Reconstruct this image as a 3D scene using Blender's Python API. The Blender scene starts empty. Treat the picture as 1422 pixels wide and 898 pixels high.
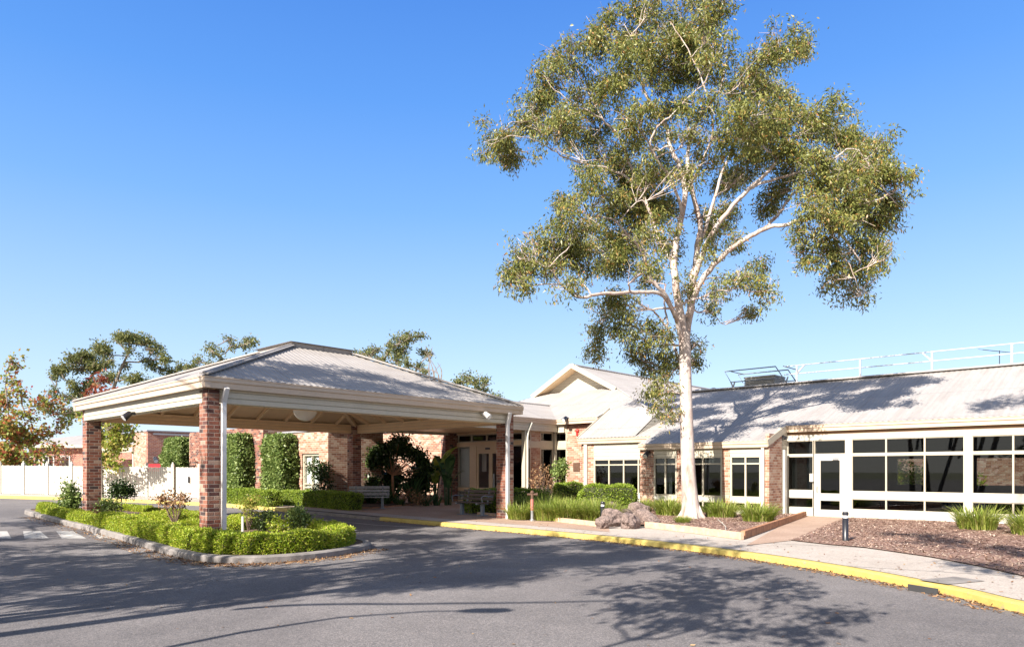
import bpy, bmesh, math, random
import numpy as np
from mathutils import Vector, Matrix
random.seed(7); RNG = np.random.default_rng(11)
S = bpy.context.scene; C = S.collection
# ------------------------------------------------------------------ frames
F, UC, VH, EYE = 978.0, 711.0, 653.0, 1.65
ca, sa = .732, .681
def W(a, b, z=0.0): return Vector((ca*a + sa*b, -sa*a + ca*b, z))
def AB(x, y): return (ca*x - sa*y, sa*x + ca*y)
ROT = -math.atan2(sa, ca)
def sm(t): t = min(1, max(0, t)); return t*t*(3-2*t)
def g(x, y):
    a, b = AB(x, y)
    return .012*min(46, max(0, -a-14)) * min(1, max(0, (22.5-b)/5.5)) if a > -30 else .012*min(46, -a-14)*(1 if b < 30 else 1)*(sm((-a-30)/6) + (1-sm((-a-30)/6))*min(1, max(0, (22.5-b)/5.5)))
def gp(u, v, h=0.0):                      # a measured photo position -> the point of the ground there
    z = h
    for _ in range(12):
        Y = F*(EYE-z)/(v-VH); X = (u-UC)*Y/F; z = g(X, Y)+h
    return Vector((X, Y, z))
def at(u, v, Y): return Vector(((u-UC)*Y/F, Y, EYE+(VH-v)*Y/F))
def a_at(u, b): k = (u-UC)/F; return b*(ca*k-sa)/(ca+sa*k)
def b_at(u, a): k = (u-UC)/F; return a*(ca+sa*k)/(ca*k-sa)
# ------------------------------------------------------------------ object helpers
OFF = {}
def tag(o, label=None, cat=None, group=None, kind=None):
    if label: o['label'] = label
    if cat: o['category'] = cat
    if group: o['group'] = group
    if kind: o['kind'] = kind
    return o
def thing(name, label, cat, loc=(0,0,0), frame='w', group=None, rz=None):
    o = bpy.data.objects.new(name, None); C.objects.link(o); o.empty_display_size = .3
    if frame == 'ab':
        o.location = W(*loc); o.rotation_euler = (0,0,ROT)
    else:
        o.location = loc
        if rz is not None: o.rotation_euler = (0,0,rz)
    OFF[o.name] = Vector(loc) if rz is None else Vector((0,0,0))
    return tag(o, label, cat, group)
def link(name, me, mats, parent=None, loc=None):
    o = bpy.data.objects.new(name, me); C.objects.link(o)
    for m in (mats if isinstance(mats, (list, tuple)) else [mats]): me.materials.append(m)
    if parent is not None:
        o.parent = parent
    if loc is not None: o.location = loc
    return o
class MB:
    def __init__(s): s.v = []; s.f = []; s.m = []; s.cm = 0
    def poly(s, pts):
        n = len(s.v); s.v += [tuple(p) for p in pts]; s.f.append(tuple(range(n, n+len(pts)))); s.m.append(s.cm)
    def box(s, x0, x1, y0, y1, z0, z1):
        x0, x1 = min(x0,x1), max(x0,x1); y0, y1 = min(y0,y1), max(y0,y1); z0, z1 = min(z0,z1), max(z0,z1)
        n = len(s.v)
        s.v += [(x0,y0,z0),(x1,y0,z0),(x1,y1,z0),(x0,y1,z0),(x0,y0,z1),(x1,y0,z1),(x1,y1,z1),(x0,y1,z1)]
        for q in ((0,3,2,1),(4,5,6,7),(0,1,5,4),(1,2,6,5),(2,3,7,6),(3,0,4,7)):
            s.f.append(tuple(n+i for i in q)); s.m.append(s.cm)
        return s
    def beam(s, p, q, w, h, up=(0,0,1)):
        p = Vector(p); q = Vector(q); d = (q-p).normalized(); up = Vector(up)
        sd = d.cross(up)
        if sd.length < 1e-4: sd = d.cross(Vector((1,0,0)))
        sd.normalize(); u2 = sd.cross(d).normalized(); n = len(s.v)
        for c in (p, q):
            for i, j in ((-1,-1),(1,-1),(1,1),(-1,1)): s.v.append(tuple(c + sd*(i*w/2) + u2*(j*h/2)))
        for k in ((3,2,1,0),(4,5,6,7),(0,1,5,4),(1,2,6,5),(2,3,7,6),(3,0,4,7)):
            s.f.append(tuple(n+i for i in k)); s.m.append(s.cm)
        return s
    def tube(s, pts, rad, n=8, cap=True):
        pts = [Vector(p) for p in pts]
        if not isinstance(rad, (list, tuple, np.ndarray)): rad = [rad]*len(pts)
        base = len(s.v); prev = None
        for i, p in enumerate(pts):
            d = (pts[min(i+1, len(pts)-1)] - pts[max(i-1, 0)])
            if d.length < 1e-7: d = Vector((0,0,1))
            d.normalize()
            if prev is None:
                r = Vector((1,0,0)) if abs(d.x) < .9 else Vector((0,1,0))
                x = d.cross(r).normalized()
            else:
                x = (prev - d*prev.dot(d))
                if x.length < 1e-5: x = d.orthogonal()
                x.normalize()
            prev = x; y = d.cross(x)
            for k in range(n):
                t = 2*math.pi*k/n; s.v.append(tuple(p + (x*math.cos(t)+y*math.sin(t))*float(rad[i])))
        for i in range(len(pts)-1):
            for k in range(n):
                a = base+i*n+k; b = base+i*n+(k+1)%n
                s.f.append((a, b, b+n, a+n)); s.m.append(s.cm)
        if cap:
            s.f.append(tuple(base+k for k in reversed(range(n)))); s.m.append(s.cm)
            e = base+(len(pts)-1)*n; s.f.append(tuple(e+k for k in range(n))); s.m.append(s.cm)
        return s
    def lathe(s, c, prof, n=16):                # prof = [(r,z)], bottom to top
        c = Vector(c); base = len(s.v)
        for r, z in prof:
            for k in range(n):
                t = 2*math.pi*k/n; s.v.append((c.x+r*math.cos(t), c.y+r*math.sin(t), c.z+z))
        for i in range(len(prof)-1):
            for k in range(n):
                a = base+i*n+k; b = base+i*n+(k+1)%n; s.f.append((a,b,b+n,a+n)); s.m.append(s.cm)
        s.f.append(tuple(base+k for k in reversed(range(n)))); s.m.append(s.cm)
        e = base+(len(prof)-1)*n; s.f.append(tuple(e+k for k in range(n))); s.m.append(s.cm)
        return s
    def mesh(s, name, off=(0,0,0), smooth=False):
        me = bpy.data.meshes.new(name); o = Vector(off)
        me.from_pydata([tuple(Vector(v)-o) for v in s.v], [], s.f)
        if any(s.m): me.polygons.foreach_set('material_index', s.m)
        if smooth: me.shade_smooth()
        me.update(); return me
    def build(s, name, mats, parent=None, smooth=False, loc=None, bevel=0):
        if parent is not None:
            off = OFF[parent.name]
        else: off = Vector(loc) if loc is not None else Vector((0,0,0))
        o = link(name, s.mesh(name, off, smooth), mats, parent, loc if parent is None else None)
        OFF[o.name] = off
        if bevel:
            m = o.modifiers.new('bev', 'BEVEL'); m.width = bevel; m.segments = 2; m.limit_method = 'ANGLE'
        return o
def npmesh(name, V, Q, mi=None):
    me = bpy.data.meshes.new(name); V = np.asarray(V, np.float32); Q = np.asarray(Q, np.int32)
    me.vertices.add(len(V)); me.vertices.foreach_set('co', V.ravel())
    me.loops.add(Q.size); me.loops.foreach_set('vertex_index', Q.ravel())
    me.polygons.add(len(Q)); me.polygons.foreach_set('loop_start', np.arange(0, Q.size, 4, dtype=np.int32))
    try: me.polygons.foreach_set('loop_total', np.full(len(Q), 4, np.int32))
    except Exception: pass
    if mi is not None: me.polygons.foreach_set('material_index', np.asarray(mi, np.int32))
    me.update(calc_edges=True); return me
def unit(v): return v/np.maximum(1e-9, np.linalg.norm(v, axis=-1, keepdims=True))
def leafq(P, D, L, Wd, fold=.45):           # diamond leaf quads
    n = len(P); D = unit(D); R = unit(RNG.normal(size=(n,3))); Sd = unit(np.cross(D, R))
    L = np.broadcast_to(L, (n,))[:,None]; Wd = np.broadcast_to(Wd, (n,))[:,None]
    V = np.empty((n,4,3)); V[:,0] = P; V[:,1] = P + D*L*fold + Sd*Wd/2; V[:,2] = P + D*L; V[:,3] = P + D*L*fold - Sd*Wd/2
    return V.reshape(-1,3), np.arange(4*n).reshape(n,4)
# ------------------------------------------------------------------ materials
def nt(name):
    m = bpy.data.materials.new(name); m.use_nodes = True; t = m.node_tree
    return m, t, t.nodes['Principled BSDF']
def N(t, kind, **kw):
    n = t.nodes.new(kind)
    for k, v in kw.items(): setattr(n, k, v)
    return n
def ramp(t, fac, stops, mode='LINEAR'):
    r = N(t, 'ShaderNodeValToRGB'); r.color_ramp.interpolation = mode; e = r.color_ramp.elements
    while len(e) < len(stops): e.new(.5)
    for i, (p, c) in enumerate(stops):
        e[i].position = p; e[i].color = (*c, 1) if len(c) == 3 else c
    t.links.new(fac, r.inputs[0]); return r.outputs[0]
def noise(t, scale, detail=4, rough=.55, vec=None, dist=0):
    n = N(t, 'ShaderNodeTexNoise'); n.inputs['Scale'].default_value = scale; n.inputs['Detail'].default_value = detail
    n.inputs['Roughness'].default_value = rough; n.inputs['Distortion'].default_value = dist
    if vec is None:
        tc = N(t, 'ShaderNodeTexCoord'); vec = tc.outputs['Object']
    t.links.new(vec, n.inputs['Vector']); return n.outputs['Fac']
def bump(t, bs, h, strength=.3, dist=.02):
    b = N(t, 'ShaderNodeBump'); b.inputs['Strength'].default_value = strength; b.inputs['Distance'].default_value = dist
    t.links.new(h, b.inputs['Height']); t.links.new(b.outputs[0], bs.inputs['Normal'])
def math_(t, op, a, b=None, c=None):
    n = N(t, 'ShaderNodeMath', operation=op)
    for i, x in enumerate((a, b, c)):
        if x is None: continue
        if isinstance(x, (int, float)): n.inputs[i].default_value = x
        else: t.links.new(x, n.inputs[i])
    return n.outputs[0]
def mixc(t, fac, a, b, mode='MIX'):
    n = N(t, 'ShaderNodeMix', data_type='RGBA', blend_type=mode)
    for i, x in ((0, fac), (6, a), (7, b)):
        if isinstance(x, (int, float)): n.inputs[i].default_value = x
        elif isinstance(x, tuple): n.inputs[i].default_value = (*x, 1)
        else: t.links.new(x, n.inputs[i])
    return n.outputs[2]
def plain(name, col, rough=.6, var=.12, scale=3, metal=0, spec=None, bmp=0):
    m, t, b = nt(name)
    n = noise(t, scale, 5)
    lo = tuple(c*(1-var) for c in col); hi = tuple(min(1, c*(1+var)) for c in col)
    t.links.new(ramp(t, n, [(.3, lo), (.7, hi)]), b.inputs['Base Color'])
    b.inputs['Roughness'].default_value = rough; b.inputs['Metallic'].default_value = metal
    if spec is not None: b.inputs['Specular IOR Level'].default_value = spec
    if bmp: bump(t, b, noise(t, scale*12, 4), bmp, .01)
    return m
def brick(name, tones, mortar=(.42,.36,.32)):
    m, t, b = nt(name); tc = N(t, 'ShaderNodeTexCoord'); sx = N(t, 'ShaderNodeSeparateXYZ'); t.links.new(tc.outputs['Object'], sx.inputs[0])
    h = math_(t, 'ADD', sx.outputs[0], sx.outputs[1])
    bw, rh = .24, .086
    row = math_(t, 'FLOOR', math_(t, 'DIVIDE', sx.outputs[2], rh))
    off = math_(t, 'MULTIPLY', math_(t, 'MODULO', math_(t, 'ABSOLUTE', row), 2.0), .5)
    cx = math_(t, 'ADD', math_(t, 'DIVIDE', h, bw), off)
    col = math_(t, 'FLOOR', cx)
    fx = math_(t, 'SUBTRACT', cx, col); fz = math_(t, 'SUBTRACT', math_(t, 'DIVIDE', sx.outputs[2], rh), row)
    dx = math_(t, 'MULTIPLY', math_(t, 'MINIMUM', fx, math_(t, 'SUBTRACT', 1.0, fx)), bw)
    dz = math_(t, 'MULTIPLY', math_(t, 'MINIMUM', fz, math_(t, 'SUBTRACT', 1.0, fz)), rh)
    d = math_(t, 'MINIMUM', dx, dz)
    fac = math_(t, 'GREATER_THAN', d, .0055)
    cb = N(t, 'ShaderNodeCombineXYZ'); t.links.new(row, cb.inputs[0]); t.links.new(col, cb.inputs[1])
    wn = N(t, 'ShaderNodeTexWhiteNoise'); t.links.new(cb.outputs[0], wn.inputs['Vector'])
    rc = ramp(t, wn.outputs['Value'], tones, 'CONSTANT')
    n = noise(t, 9, 6); rc = mixc(t, .35, rc, ramp(t, n, [(.3, (.55,.5,.5)), (.7, (1,1,1))]), 'MULTIPLY')
    n2 = noise(t, .7, 3); rc = mixc(t, .3, rc, ramp(t, n2, [(.35, (.7,.66,.64)), (.65, (1,1,1))]), 'MULTIPLY')
    t.links.new(mixc(t, fac, mortar, rc), b.inputs['Base Color']); b.inputs['Roughness'].default_value = .9
    hh = math_(t, 'MINIMUM', math_(t, 'MULTIPLY', d, 80), 1.0)
    bump(t, b, math_(t, 'ADD', hh, math_(t, 'MULTIPLY', n, .5)), .5, .008)
    return m
def foliage(name, tones, trans=.3, rough=.5):
    m, t, b = nt(name); ge = N(t, 'ShaderNodeNewGeometry')
    c = ramp(t, ge.outputs['Random Per Island'], tones)
    n = noise(t, .9, 2); c = mixc(t, .5, c, ramp(t, n, [(.35, (.68,.74,.62)), (.65, (1.0,1.0,1.0))]), 'MULTIPLY')
    t.links.new(c, b.inputs['Base Color']); b.inputs['Roughness'].default_value = rough; b.inputs['Specular IOR Level'].default_value = .35
    tr = N(t, 'ShaderNodeBsdfTranslucent'); t.links.new(mixc(t, .5, c, (.5,.55,.1), 'MIX') if False else c, tr.inputs[0])
    mx = N(t, 'ShaderNodeMixShader'); mx.inputs[0].default_value = trans
    t.links.new(b.outputs[0], mx.inputs[1]); t.links.new(tr.outputs[0], mx.inputs[2])
    t.links.new(mx.outputs[0], t.nodes['Material Output'].inputs[0]); return m
def glass(name, tint=(.5,.53,.53), refl=1.0):
    m, t, b = nt(name); t.nodes.remove(b)
    fr = N(t, 'ShaderNodeFresnel'); fr.inputs[0].default_value = 1.65
    tr = N(t, 'ShaderNodeBsdfTransparent'); tr.inputs[0].default_value = (*tint, 1)
    gl = N(t, 'ShaderNodeBsdfGlossy'); gl.inputs['Roughness'].default_value = .015; gl.inputs[0].default_value = (.9,.93,.95,1)
    bp = N(t, 'ShaderNodeBump'); bp.inputs['Strength'].default_value = .03; t.links.new(noise(t, 1.3, 1), bp.inputs['Height']); t.links.new(bp.outputs[0], gl.inputs['Normal'])
    mx = N(t, 'ShaderNodeMixShader'); ge_ = N(t, 'ShaderNodeNewGeometry'); t.links.new(math_(t, 'MULTIPLY', math_(t, 'MULTIPLY', fr.outputs[0], refl), math_(t, 'SUBTRACT', 1.0, ge_.outputs['Backfacing'])), mx.inputs[0])
    t.links.new(tr.outputs[0], mx.inputs[1]); t.links.new(gl.outputs[0], mx.inputs[2]); t.links.new(mx.outputs[0], t.nodes['Material Output'].inputs[0]); return m

M = {}
M['brick'] = brick('column_brick', [(0,(.25,.088,.055)),(.22,(.18,.062,.042)),(.42,(.28,.115,.075)),(.6,(.31,.165,.115)),(.74,(.11,.045,.038)),(.86,(.37,.25,.19)),(.94,(.06,.038,.038))], (.30,.25,.21))
M['brick_pale'] = brick('wing_brick', [(0,(.40,.21,.14)),(.25,(.33,.15,.09)),(.5,(.44,.27,.19)),(.72,(.50,.36,.27)),(.9,(.26,.12,.08))], (.46,.40,.34))
M['brick_red'] = brick('garage_brick', [(0,(.36,.13,.08)),(.4,(.30,.10,.07)),(.7,(.42,.18,.11)),(.9,(.22,.09,.06))])
def cream(name, col, groove=0, rough=.5):
    m, t, b = nt(name); n = noise(t, 2.2, 5); n2 = noise(t, 14, 3)
    c = ramp(t, n, [(.3, tuple(x*.9 for x in col)), (.7, col)])
    c = mixc(t, .25, c, ramp(t, n2, [(.3, (.82,.78,.72)), (.6, (1,1,1))]), 'MULTIPLY')
    if groove:
        tc = N(t, 'ShaderNodeTexCoord'); sx = N(t, 'ShaderNodeSeparateXYZ'); t.links.new(tc.outputs['Object'], sx.inputs[0])
        fr = math_(t, 'FRACT', math_(t, 'DIVIDE', sx.outputs[2], groove)); gfac = math_(t, 'LESS_THAN', fr, .07)
        c = mixc(t, gfac, c, tuple(x*.45 for x in col)); 
        bump(t, b, math_(t, 'MINIMUM', math_(t, 'MULTIPLY', fr, 5), 1.0), .6, .012)
    t.links.new(c, b.inputs['Base Color']); b.inputs['Roughness'].default_value = rough; return m
M['cream'] = cream('cream_paint', (.47,.42,.33))
M['board'] = cream('cream_weatherboard', (.54,.49,.39), .14)
M['ceilb'] = cream('lining_board_cream', (.86,.60,.36), .115)
M['white'] = cream('white_paint', (.50,.48,.43))
M['ceil'] = cream('ceiling_cream', (.82,.60,.38))
M['gutter'] = cream('gutter_cream', (.56,.44,.335), 0, .35)
M['downpipe'] = plain('downpipe_paint', (.62,.60,.60), .3, .05)
M['brown'] = plain('brown_eave_shadow', (.22,.13,.07), .6)  # brown tone stands for the shadow cast under the gutter
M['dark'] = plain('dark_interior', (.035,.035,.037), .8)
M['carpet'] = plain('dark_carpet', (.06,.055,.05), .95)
M['inwall'] = plain('interior_wall', (.34,.32,.29), .9)
M['blind'] = cream('blind_white', (.8,.8,.77)); M['blindg'] = plain('blind_grey', (.20,.20,.19), .8, .3, 6)
M['glass'] = glass('window_glass', (.40,.42,.42), .75); M['glass2'] = glass('window_glass_dark', (.30,.32,.33), .8)
M['glassc'] = glass('clear_window_glass', (.93,.95,.95), 1.0)
M['black'] = plain('black_paint', (.018,.018,.024), .35); M['steel'] = plain('galvanised_steel', (.45,.46,.48), .35, .1, 5, .7)
M['railw'] = plain('rail_white', (.46,.46,.48), .4); M['grey'] = plain('grey_paint', (.17,.19,.22), .45)
M['red'] = plain('red_paint', (.5,.03,.025), .4); M['redsign'] = plain('red_sign_paint', (.55,.02,.03), .4)
M['plaque'] = plain('bronze_plaque', (.10,.055,.035), .5, .3, 20)
M['timber'] = plain('edging_timber', (.36,.17,.09), .8, .35, 7, bmp=.4)
M['sleeper'] = plain('pale_edging', (.50,.34,.24), .85, .25, 6, bmp=.4)
M['slat'] = plain('bench_slat', (.09,.06,.05), .6, .35, 12, bmp=.2); M['slatg'] = plain('bench_slat_grey', (.30,.29,.30), .6, .3, 12)
M['globe'] = plain('lamp_globe', (.8,.78,.72), .25, .03)
M['lens'] = plain('lamp_lens', (.75,.76,.78), .15, .05)
M['kerb'] = plain('concrete_kerb', (.205,.185,.175), .9, .3, 4, bmp=.5)
m, t, b = nt('yellow_kerb_paint')
c = ramp(t, noise(t, 3.5, 10, .75), [(.34, (.27,.235,.19)), (.43, (.47,.35,.09)), (.62, (.53,.42,.13)), (.8, (.50,.43,.24))]); t.links.new(c, b.inputs['Base Color']); b.inputs['Roughness'].default_value = .75
bump(t, b, noise(t, 30, 4), .3, .01); M['yellow'] = m
m, t, b = nt('asphalt')
n1 = noise(t, .22, 5, .6, dist=.6); n2 = noise(t, 60, 3, .7); n3 = noise(t, 1.6, 6, .65)
c = ramp(t, n1, [(.3, (.125,.116,.119)), (.5, (.168,.156,.157)), (.62, (.205,.191,.191)), (.78, (.30,.282,.28))])
sp = noise(t, .9, 3, .5, dist=1.0); c = mixc(t, .8, c, ramp(t, sp, [(.70, (1,1,1)), (.76, (.62,.60,.60))]), 'MULTIPLY'); c = mixc(t, .6, c, ramp(t, n3, [(.3, (.8,.8,.8)), (.7, (1.12,1.1,1.08))]), 'MULTIPLY')
vo = N(t, 'ShaderNodeTexVoronoi'); vo.inputs['Scale'].default_value = 75; tc = N(t, 'ShaderNodeTexCoord'); t.links.new(tc.outputs['Object'], vo.inputs['Vector'])
c = mixc(t, .75, c, ramp(t, vo.outputs['Color'], [(.15, (.55,.55,.56)), (.6, (1,1,1)), (.9, (1.5,1.42,1.4))]), 'MULTIPLY')
vc = N(t, 'ShaderNodeTexVoronoi', feature='DISTANCE_TO_EDGE'); vc.inputs['Scale'].default_value = .33
mp = N(t, 'ShaderNodeMapping'); nn = N(t, 'ShaderNodeTexNoise'); nn.inputs['Scale'].default_value = 1.2; nn.inputs['Detail'].default_value = 6
t.links.new(tc.outputs['Object'], nn.inputs['Vector']); t.links.new(mixc(t, .35, tc.outputs['Object'], nn.outputs['Color'], 'ADD'), vc.inputs['Vector'])
c = mixc(t, math_(t, 'MULTIPLY', math_(t, 'LESS_THAN', vc.outputs['Distance'], .002), .12), c, (.05,.05,.05))
t.links.new(c, b.inputs['Base Color']); b.inputs['Roughness'].default_value = .85; b.inputs['Specular IOR Level'].default_value = .3
bump(t, b, math_(t, 'ADD', n2, vo.outputs['Distance']), .55, .006); 
M['asphalt'] = m
def paving(name, c0, c1, joint=None, ag=55):
    m, t, b = nt(name); c = ramp(t, noise(t, .8, 6, .6), [(.3, c0), (.7, c1)])
    tc = N(t, 'ShaderNodeTexCoord'); vo = N(t, 'ShaderNodeTexVoronoi'); vo.inputs['Scale'].default_value = ag; t.links.new(tc.outputs['Object'], vo.inputs['Vector'])
    c = mixc(t, .5, c, ramp(t, vo.outputs['Color'], [(.2, (.62,.6,.58)), (.8, (1.2,1.16,1.12))]), 'MULTIPLY')
    c = mixc(t, .4, c, ramp(t, noise(t, 5, 6, .7), [(.3, (.7,.68,.66)), (.6, (1,1,1))]), 'MULTIPLY')
    if joint:
        sx = N(t, 'ShaderNodeSeparateXYZ'); t.links.new(tc.outputs['Object'], sx.inputs[0])
        ja = math_(t, 'ADD', math_(t, 'MULTIPLY', sx.outputs[0], .5), math_(t, 'MULTIPLY', sx.outputs[1], .866))
        fr = math_(t, 'FRACT', math_(t, 'DIVIDE', ja, joint)); c = mixc(t, math_(t, 'LESS_THAN', fr, .014), c, (.12,.11,.1))
    t.links.new(c, b.inputs['Base Color']); b.inputs['Roughness'].default_value = .9; bump(t, b, vo.outputs['Distance'], .3, .006); return m
M['concrete'] = paving('concrete_paving', (.38,.335,.30), (.46,.41,.375), 3.1)
M['aggregate'] = paving('pink_aggregate', (.33,.225,.17), (.42,.30,.235))
M['mulch'] = (lambda: paving('bark_mulch', (.19,.105,.08), (.28,.175,.14), None, 28))()
M['soil'] = paving('garden_soil', (.10,.06,.045), (.17,.11,.08), None, 30)
M['grass'] = paving('dry_grass', (.10,.12,.035), (.16,.16,.06), None, 20)
M['paint'] = plain('road_paint', (.40,.385,.37), .8, .3, 9)
M['chip'] = foliage('wood_chip', [(0,(.10,.055,.045)),(.4,(.25,.15,.115)),(.8,(.40,.28,.23)),(1,(.50,.40,.34))], .0, .9)
M['litter'] = foliage('dead_leaf', [(0,(.16,.07,.035)),(.5,(.30,.16,.08)),(1,(.42,.28,.16))], .1, .8)
M['rock'] = (lambda: plain('lava_rock', (.19,.14,.125), .95, .6, 6, bmp=1.0))()
def roofm(name, col):
    m, t, b = nt(name); c = ramp(t, noise(t, .5, 5, .6), [(.3, tuple(x*.88 for x in col)), (.7, col)])
    c = mixc(t, .35, c, ramp(t, noise(t, 7, 5, .7), [(.3, (.78,.74,.72)), (.6, (1,1,1))]), 'MULTIPLY')
    tc = N(t, 'ShaderNodeTexCoord'); sx = N(t, 'ShaderNodeSeparateXYZ'); t.links.new(tc.outputs['Object'], sx.inputs[0])
    lap = math_(t, 'LESS_THAN', math_(t, 'FRACT', math_(t, 'DIVIDE', sx.outputs[1], 2.9)), .012); c = mixc(t, math_(t, 'MULTIPLY', lap, .45), c, (.12,.11,.11))
    sh = N(t, 'ShaderNodeTexWhiteNoise', noise_dimensions='1D'); t.links.new(math_(t, 'FLOOR', math_(t, 'DIVIDE', sx.outputs[0], .76)), sh.inputs['W']); c = mixc(t, .5, c, ramp(t, sh.outputs['Value'], [(0,(.88,.87,.86)),(1,(1,1,1))]), 'MULTIPLY')
    mp = N(t, 'ShaderNodeMapping'); mp.inputs['Scale'].default_value = (4.5,.35,.35); t.links.new(tc.outputs['Object'], mp.inputs[0]); c = mixc(t, .5, c, ramp(t, noise(t, 1.0, 6, .7, vec=mp.outputs[0]), [(.35,(.74,.70,.66)),(.55,(1,1,1))]), 'MULTIPLY')
    t.links.new(c, b.inputs['Base Color']); b.inputs['Roughness'].default_value = .55; return m
M['roof'] = roofm('roof_sheet', (.38,.352,.335)); M['roofw'] = roofm('wing_roof_sheet', (.395,.37,.358)); M['roofg'] = roofm('grey_roof', (.33,.33,.36))
m, t, b = nt('gum_bark')
n1 = noise(t, 1.3, 5, .6, dist=1.2); n2 = noise(t, 8, 5)
tc = N(t, 'ShaderNodeTexCoord'); mp = N(t, 'ShaderNodeMapping'); mp.inputs['Scale'].default_value = (3.5,3.5,.9); t.links.new(tc.outputs['Object'], mp.inputs[0])
n3 = noise(t, 1.0, 5, .6, vec=mp.outputs[0], dist=.8)
c = ramp(t, n3, [(.33, (.26,.16,.125)), (.42, (.42,.32,.28)), (.53, (.50,.425,.385)), (.75, (.56,.49,.455))])
c = mixc(t, .35, c, ramp(t, n2, [(.3, (.62,.55,.52)), (.6, (1,1,1))]), 'MULTIPLY')
t.links.new(c, b.inputs['Base Color']); b.inputs['Roughness'].default_value = .75; bump(t, b, math_(t, 'ADD', n3, n2), .4, .03); M['gumbark'] = m
M['bark'] = plain('grey_bark', (.20,.16,.13), .9, .35, 6, bmp=.6); M['twig'] = plain('brown_twig', (.14,.09,.07), .9, .3, 8)
M['gumleaf'] = foliage('gum_leaf', [(0,(.08,.095,.03)),(.25,(.13,.155,.04)),(.55,(.235,.245,.065)),(.82,(.34,.33,.10)),(.94,(.40,.27,.085)),(1,(.42,.19,.065))], .34, .4)
M['fargum'] = foliage('far_gum_leaf', [(0,(.09,.11,.045)),(.5,(.18,.20,.07)),(.9,(.28,.27,.10)),(1,(.34,.26,.11))], .45)
M['autumn'] = foliage('autumn_leaf', [(0,(.20,.27,.05)),(.38,(.32,.35,.07)),(.62,(.50,.33,.10)),(.84,(.48,.17,.07)),(1,(.34,.06,.045))], .45)
M['autumng'] = foliage('turning_leaf', [(0,(.20,.28,.04)),(.5,(.36,.40,.07)),(.85,(.50,.42,.11)),(1,(.55,.32,.12))], .45)
M['redleaf'] = foliage('red_leaf', [(0,(.22,.035,.03)),(.6,(.34,.09,.05)),(1,(.36,.2,.08))], .4)
M['golden'] = foliage('golden_hedge_leaf', [(0,(.17,.26,.02)),(.45,(.33,.42,.03)),(.85,(.50,.54,.06)),(1,(.50,.38,.14))], .35)
M['hedge'] = foliage('box_hedge_leaf', [(0,(.11,.18,.02)),(.5,(.22,.31,.03)),(1,(.38,.44,.07))], .3)
M['ivy'] = foliage('climber_leaf', [(0,(.08,.13,.03)),(.5,(.19,.26,.07)),(1,(.36,.42,.15))], .3, .4)
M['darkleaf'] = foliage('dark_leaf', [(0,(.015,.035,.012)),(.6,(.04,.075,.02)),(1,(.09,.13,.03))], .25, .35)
M['blade'] = foliage('grass_blade', [(0,(.18,.25,.04)),(.5,(.34,.42,.07)),(.85,(.48,.50,.13)),(1,(.55,.50,.22))], .5)
M['strap'] = foliage('strap_leaf', [(0,(.03,.07,.03)),(.6,(.06,.12,.045)),(1,(.12,.2,.07))], .3, .35)
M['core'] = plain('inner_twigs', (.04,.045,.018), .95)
M['fence'] = cream('fence_cream', (.60,.56,.49)); M['roserock'] = plain('pale_stone', (.4,.33,.27), .9, .3, 5, bmp=.6)
# ------------------------------------------------------------------ sheets of ground
def catmull(P, n=6):
    P = [Vector(p) for p in P]; out = []
    for i in range(len(P)-1):
        p0 = P[max(i-1,0)]; p1 = P[i]; p2 = P[i+1]; p3 = P[min(i+2,len(P)-1)]
        for k in range(n):
            t = k/n; out.append(.5*((2*p1)+(-p0+p2)*t+(2*p0-5*p1+4*p2-p3)*t*t+(-p0+3*p1-3*p2+p3)*t**3))
    out.append(P[-1]); return out
def sheet(name, pts, h, mat, step=1.0, flat=False):
    bm = bmesh.new(); vs = [bm.verts.new((p[0], p[1], 0)) for p in pts]; bm.faces.new(vs)
    if not flat:
        xs = [AB(p[0], p[1])[0] for p in pts]; ys = [AB(p[0], p[1])[1] for p in pts]
        for lo, hi, ax in ((max(min(xs), -62), min(max(xs), -13), 0), (max(min(ys), 10), min(max(ys), 24), 1)):
            if ax == 1 and min(xs) > -14: continue
            k = math.floor(lo)
            while k < hi:
                k += step if ax == 0 else 1.4
                co = W(k, 0) if ax == 0 else W(0, k); no = W(1,0) if ax == 0 else W(0,1)
                bmesh.ops.bisect_plane(bm, geom=bm.verts[:]+bm.edges[:]+bm.faces[:], plane_co=co, plane_no=no)
        bmesh.ops.triangulate(bm, faces=bm.faces[:])
    for v in bm.verts: v.co.z = (0 if flat else g(v.co.x, v.co.y)) + h
    me = bpy.data.meshes.new(name); bm.normal_update(); 
    if sum(f.normal.z for f in bm.faces) < 0: bmesh.ops.reverse_faces(bm, faces=bm.faces[:])
    bm.to_mesh(me); bm.free(); o = link(name, me, mat); tag(o, kind='structure'); return o
def off_line(P, d):
    out = []
    for i, p in enumerate(P):
        t = (P[min(i+1,len(P)-1)]-P[max(i-1,0)]); t.z = 0; t.normalize(); out.append(Vector((p.x - t.y*d, p.y + t.x*d, 0)))
    return out
ground = sheet('ground', [(-400,-200),(400,-200),(400,700),(-400,700)], -.05, M['grass'], 4)
road = sheet('road', [(-75,-45),(40,-45),(40,55),(-75,75)], 0, M['asphalt'], 1.5)
KP = [(-420,684),(-120,688),(0,691.5),(150,696),(300,703),(404,711),(470,717),(527,722.5),(610,730),(700,738),(780,745.5),(860,753.5),(930,761.5),(1000,770.5),(1065,780),(1130,790.5),(1190,801),(1250,813),(1335,831),(1422,852)]
kl = [gp(*p) for p in KP] ; kl += [Vector((6.6,6.4,0)), Vector((6.75,3.5,0)), Vector((6.4,-1,0)), Vector((5,-9,0)), Vector((2,-20,0))]
kerbline = [Vector((p.x,p.y,0)) for p in catmull(kl, 5)]
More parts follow.
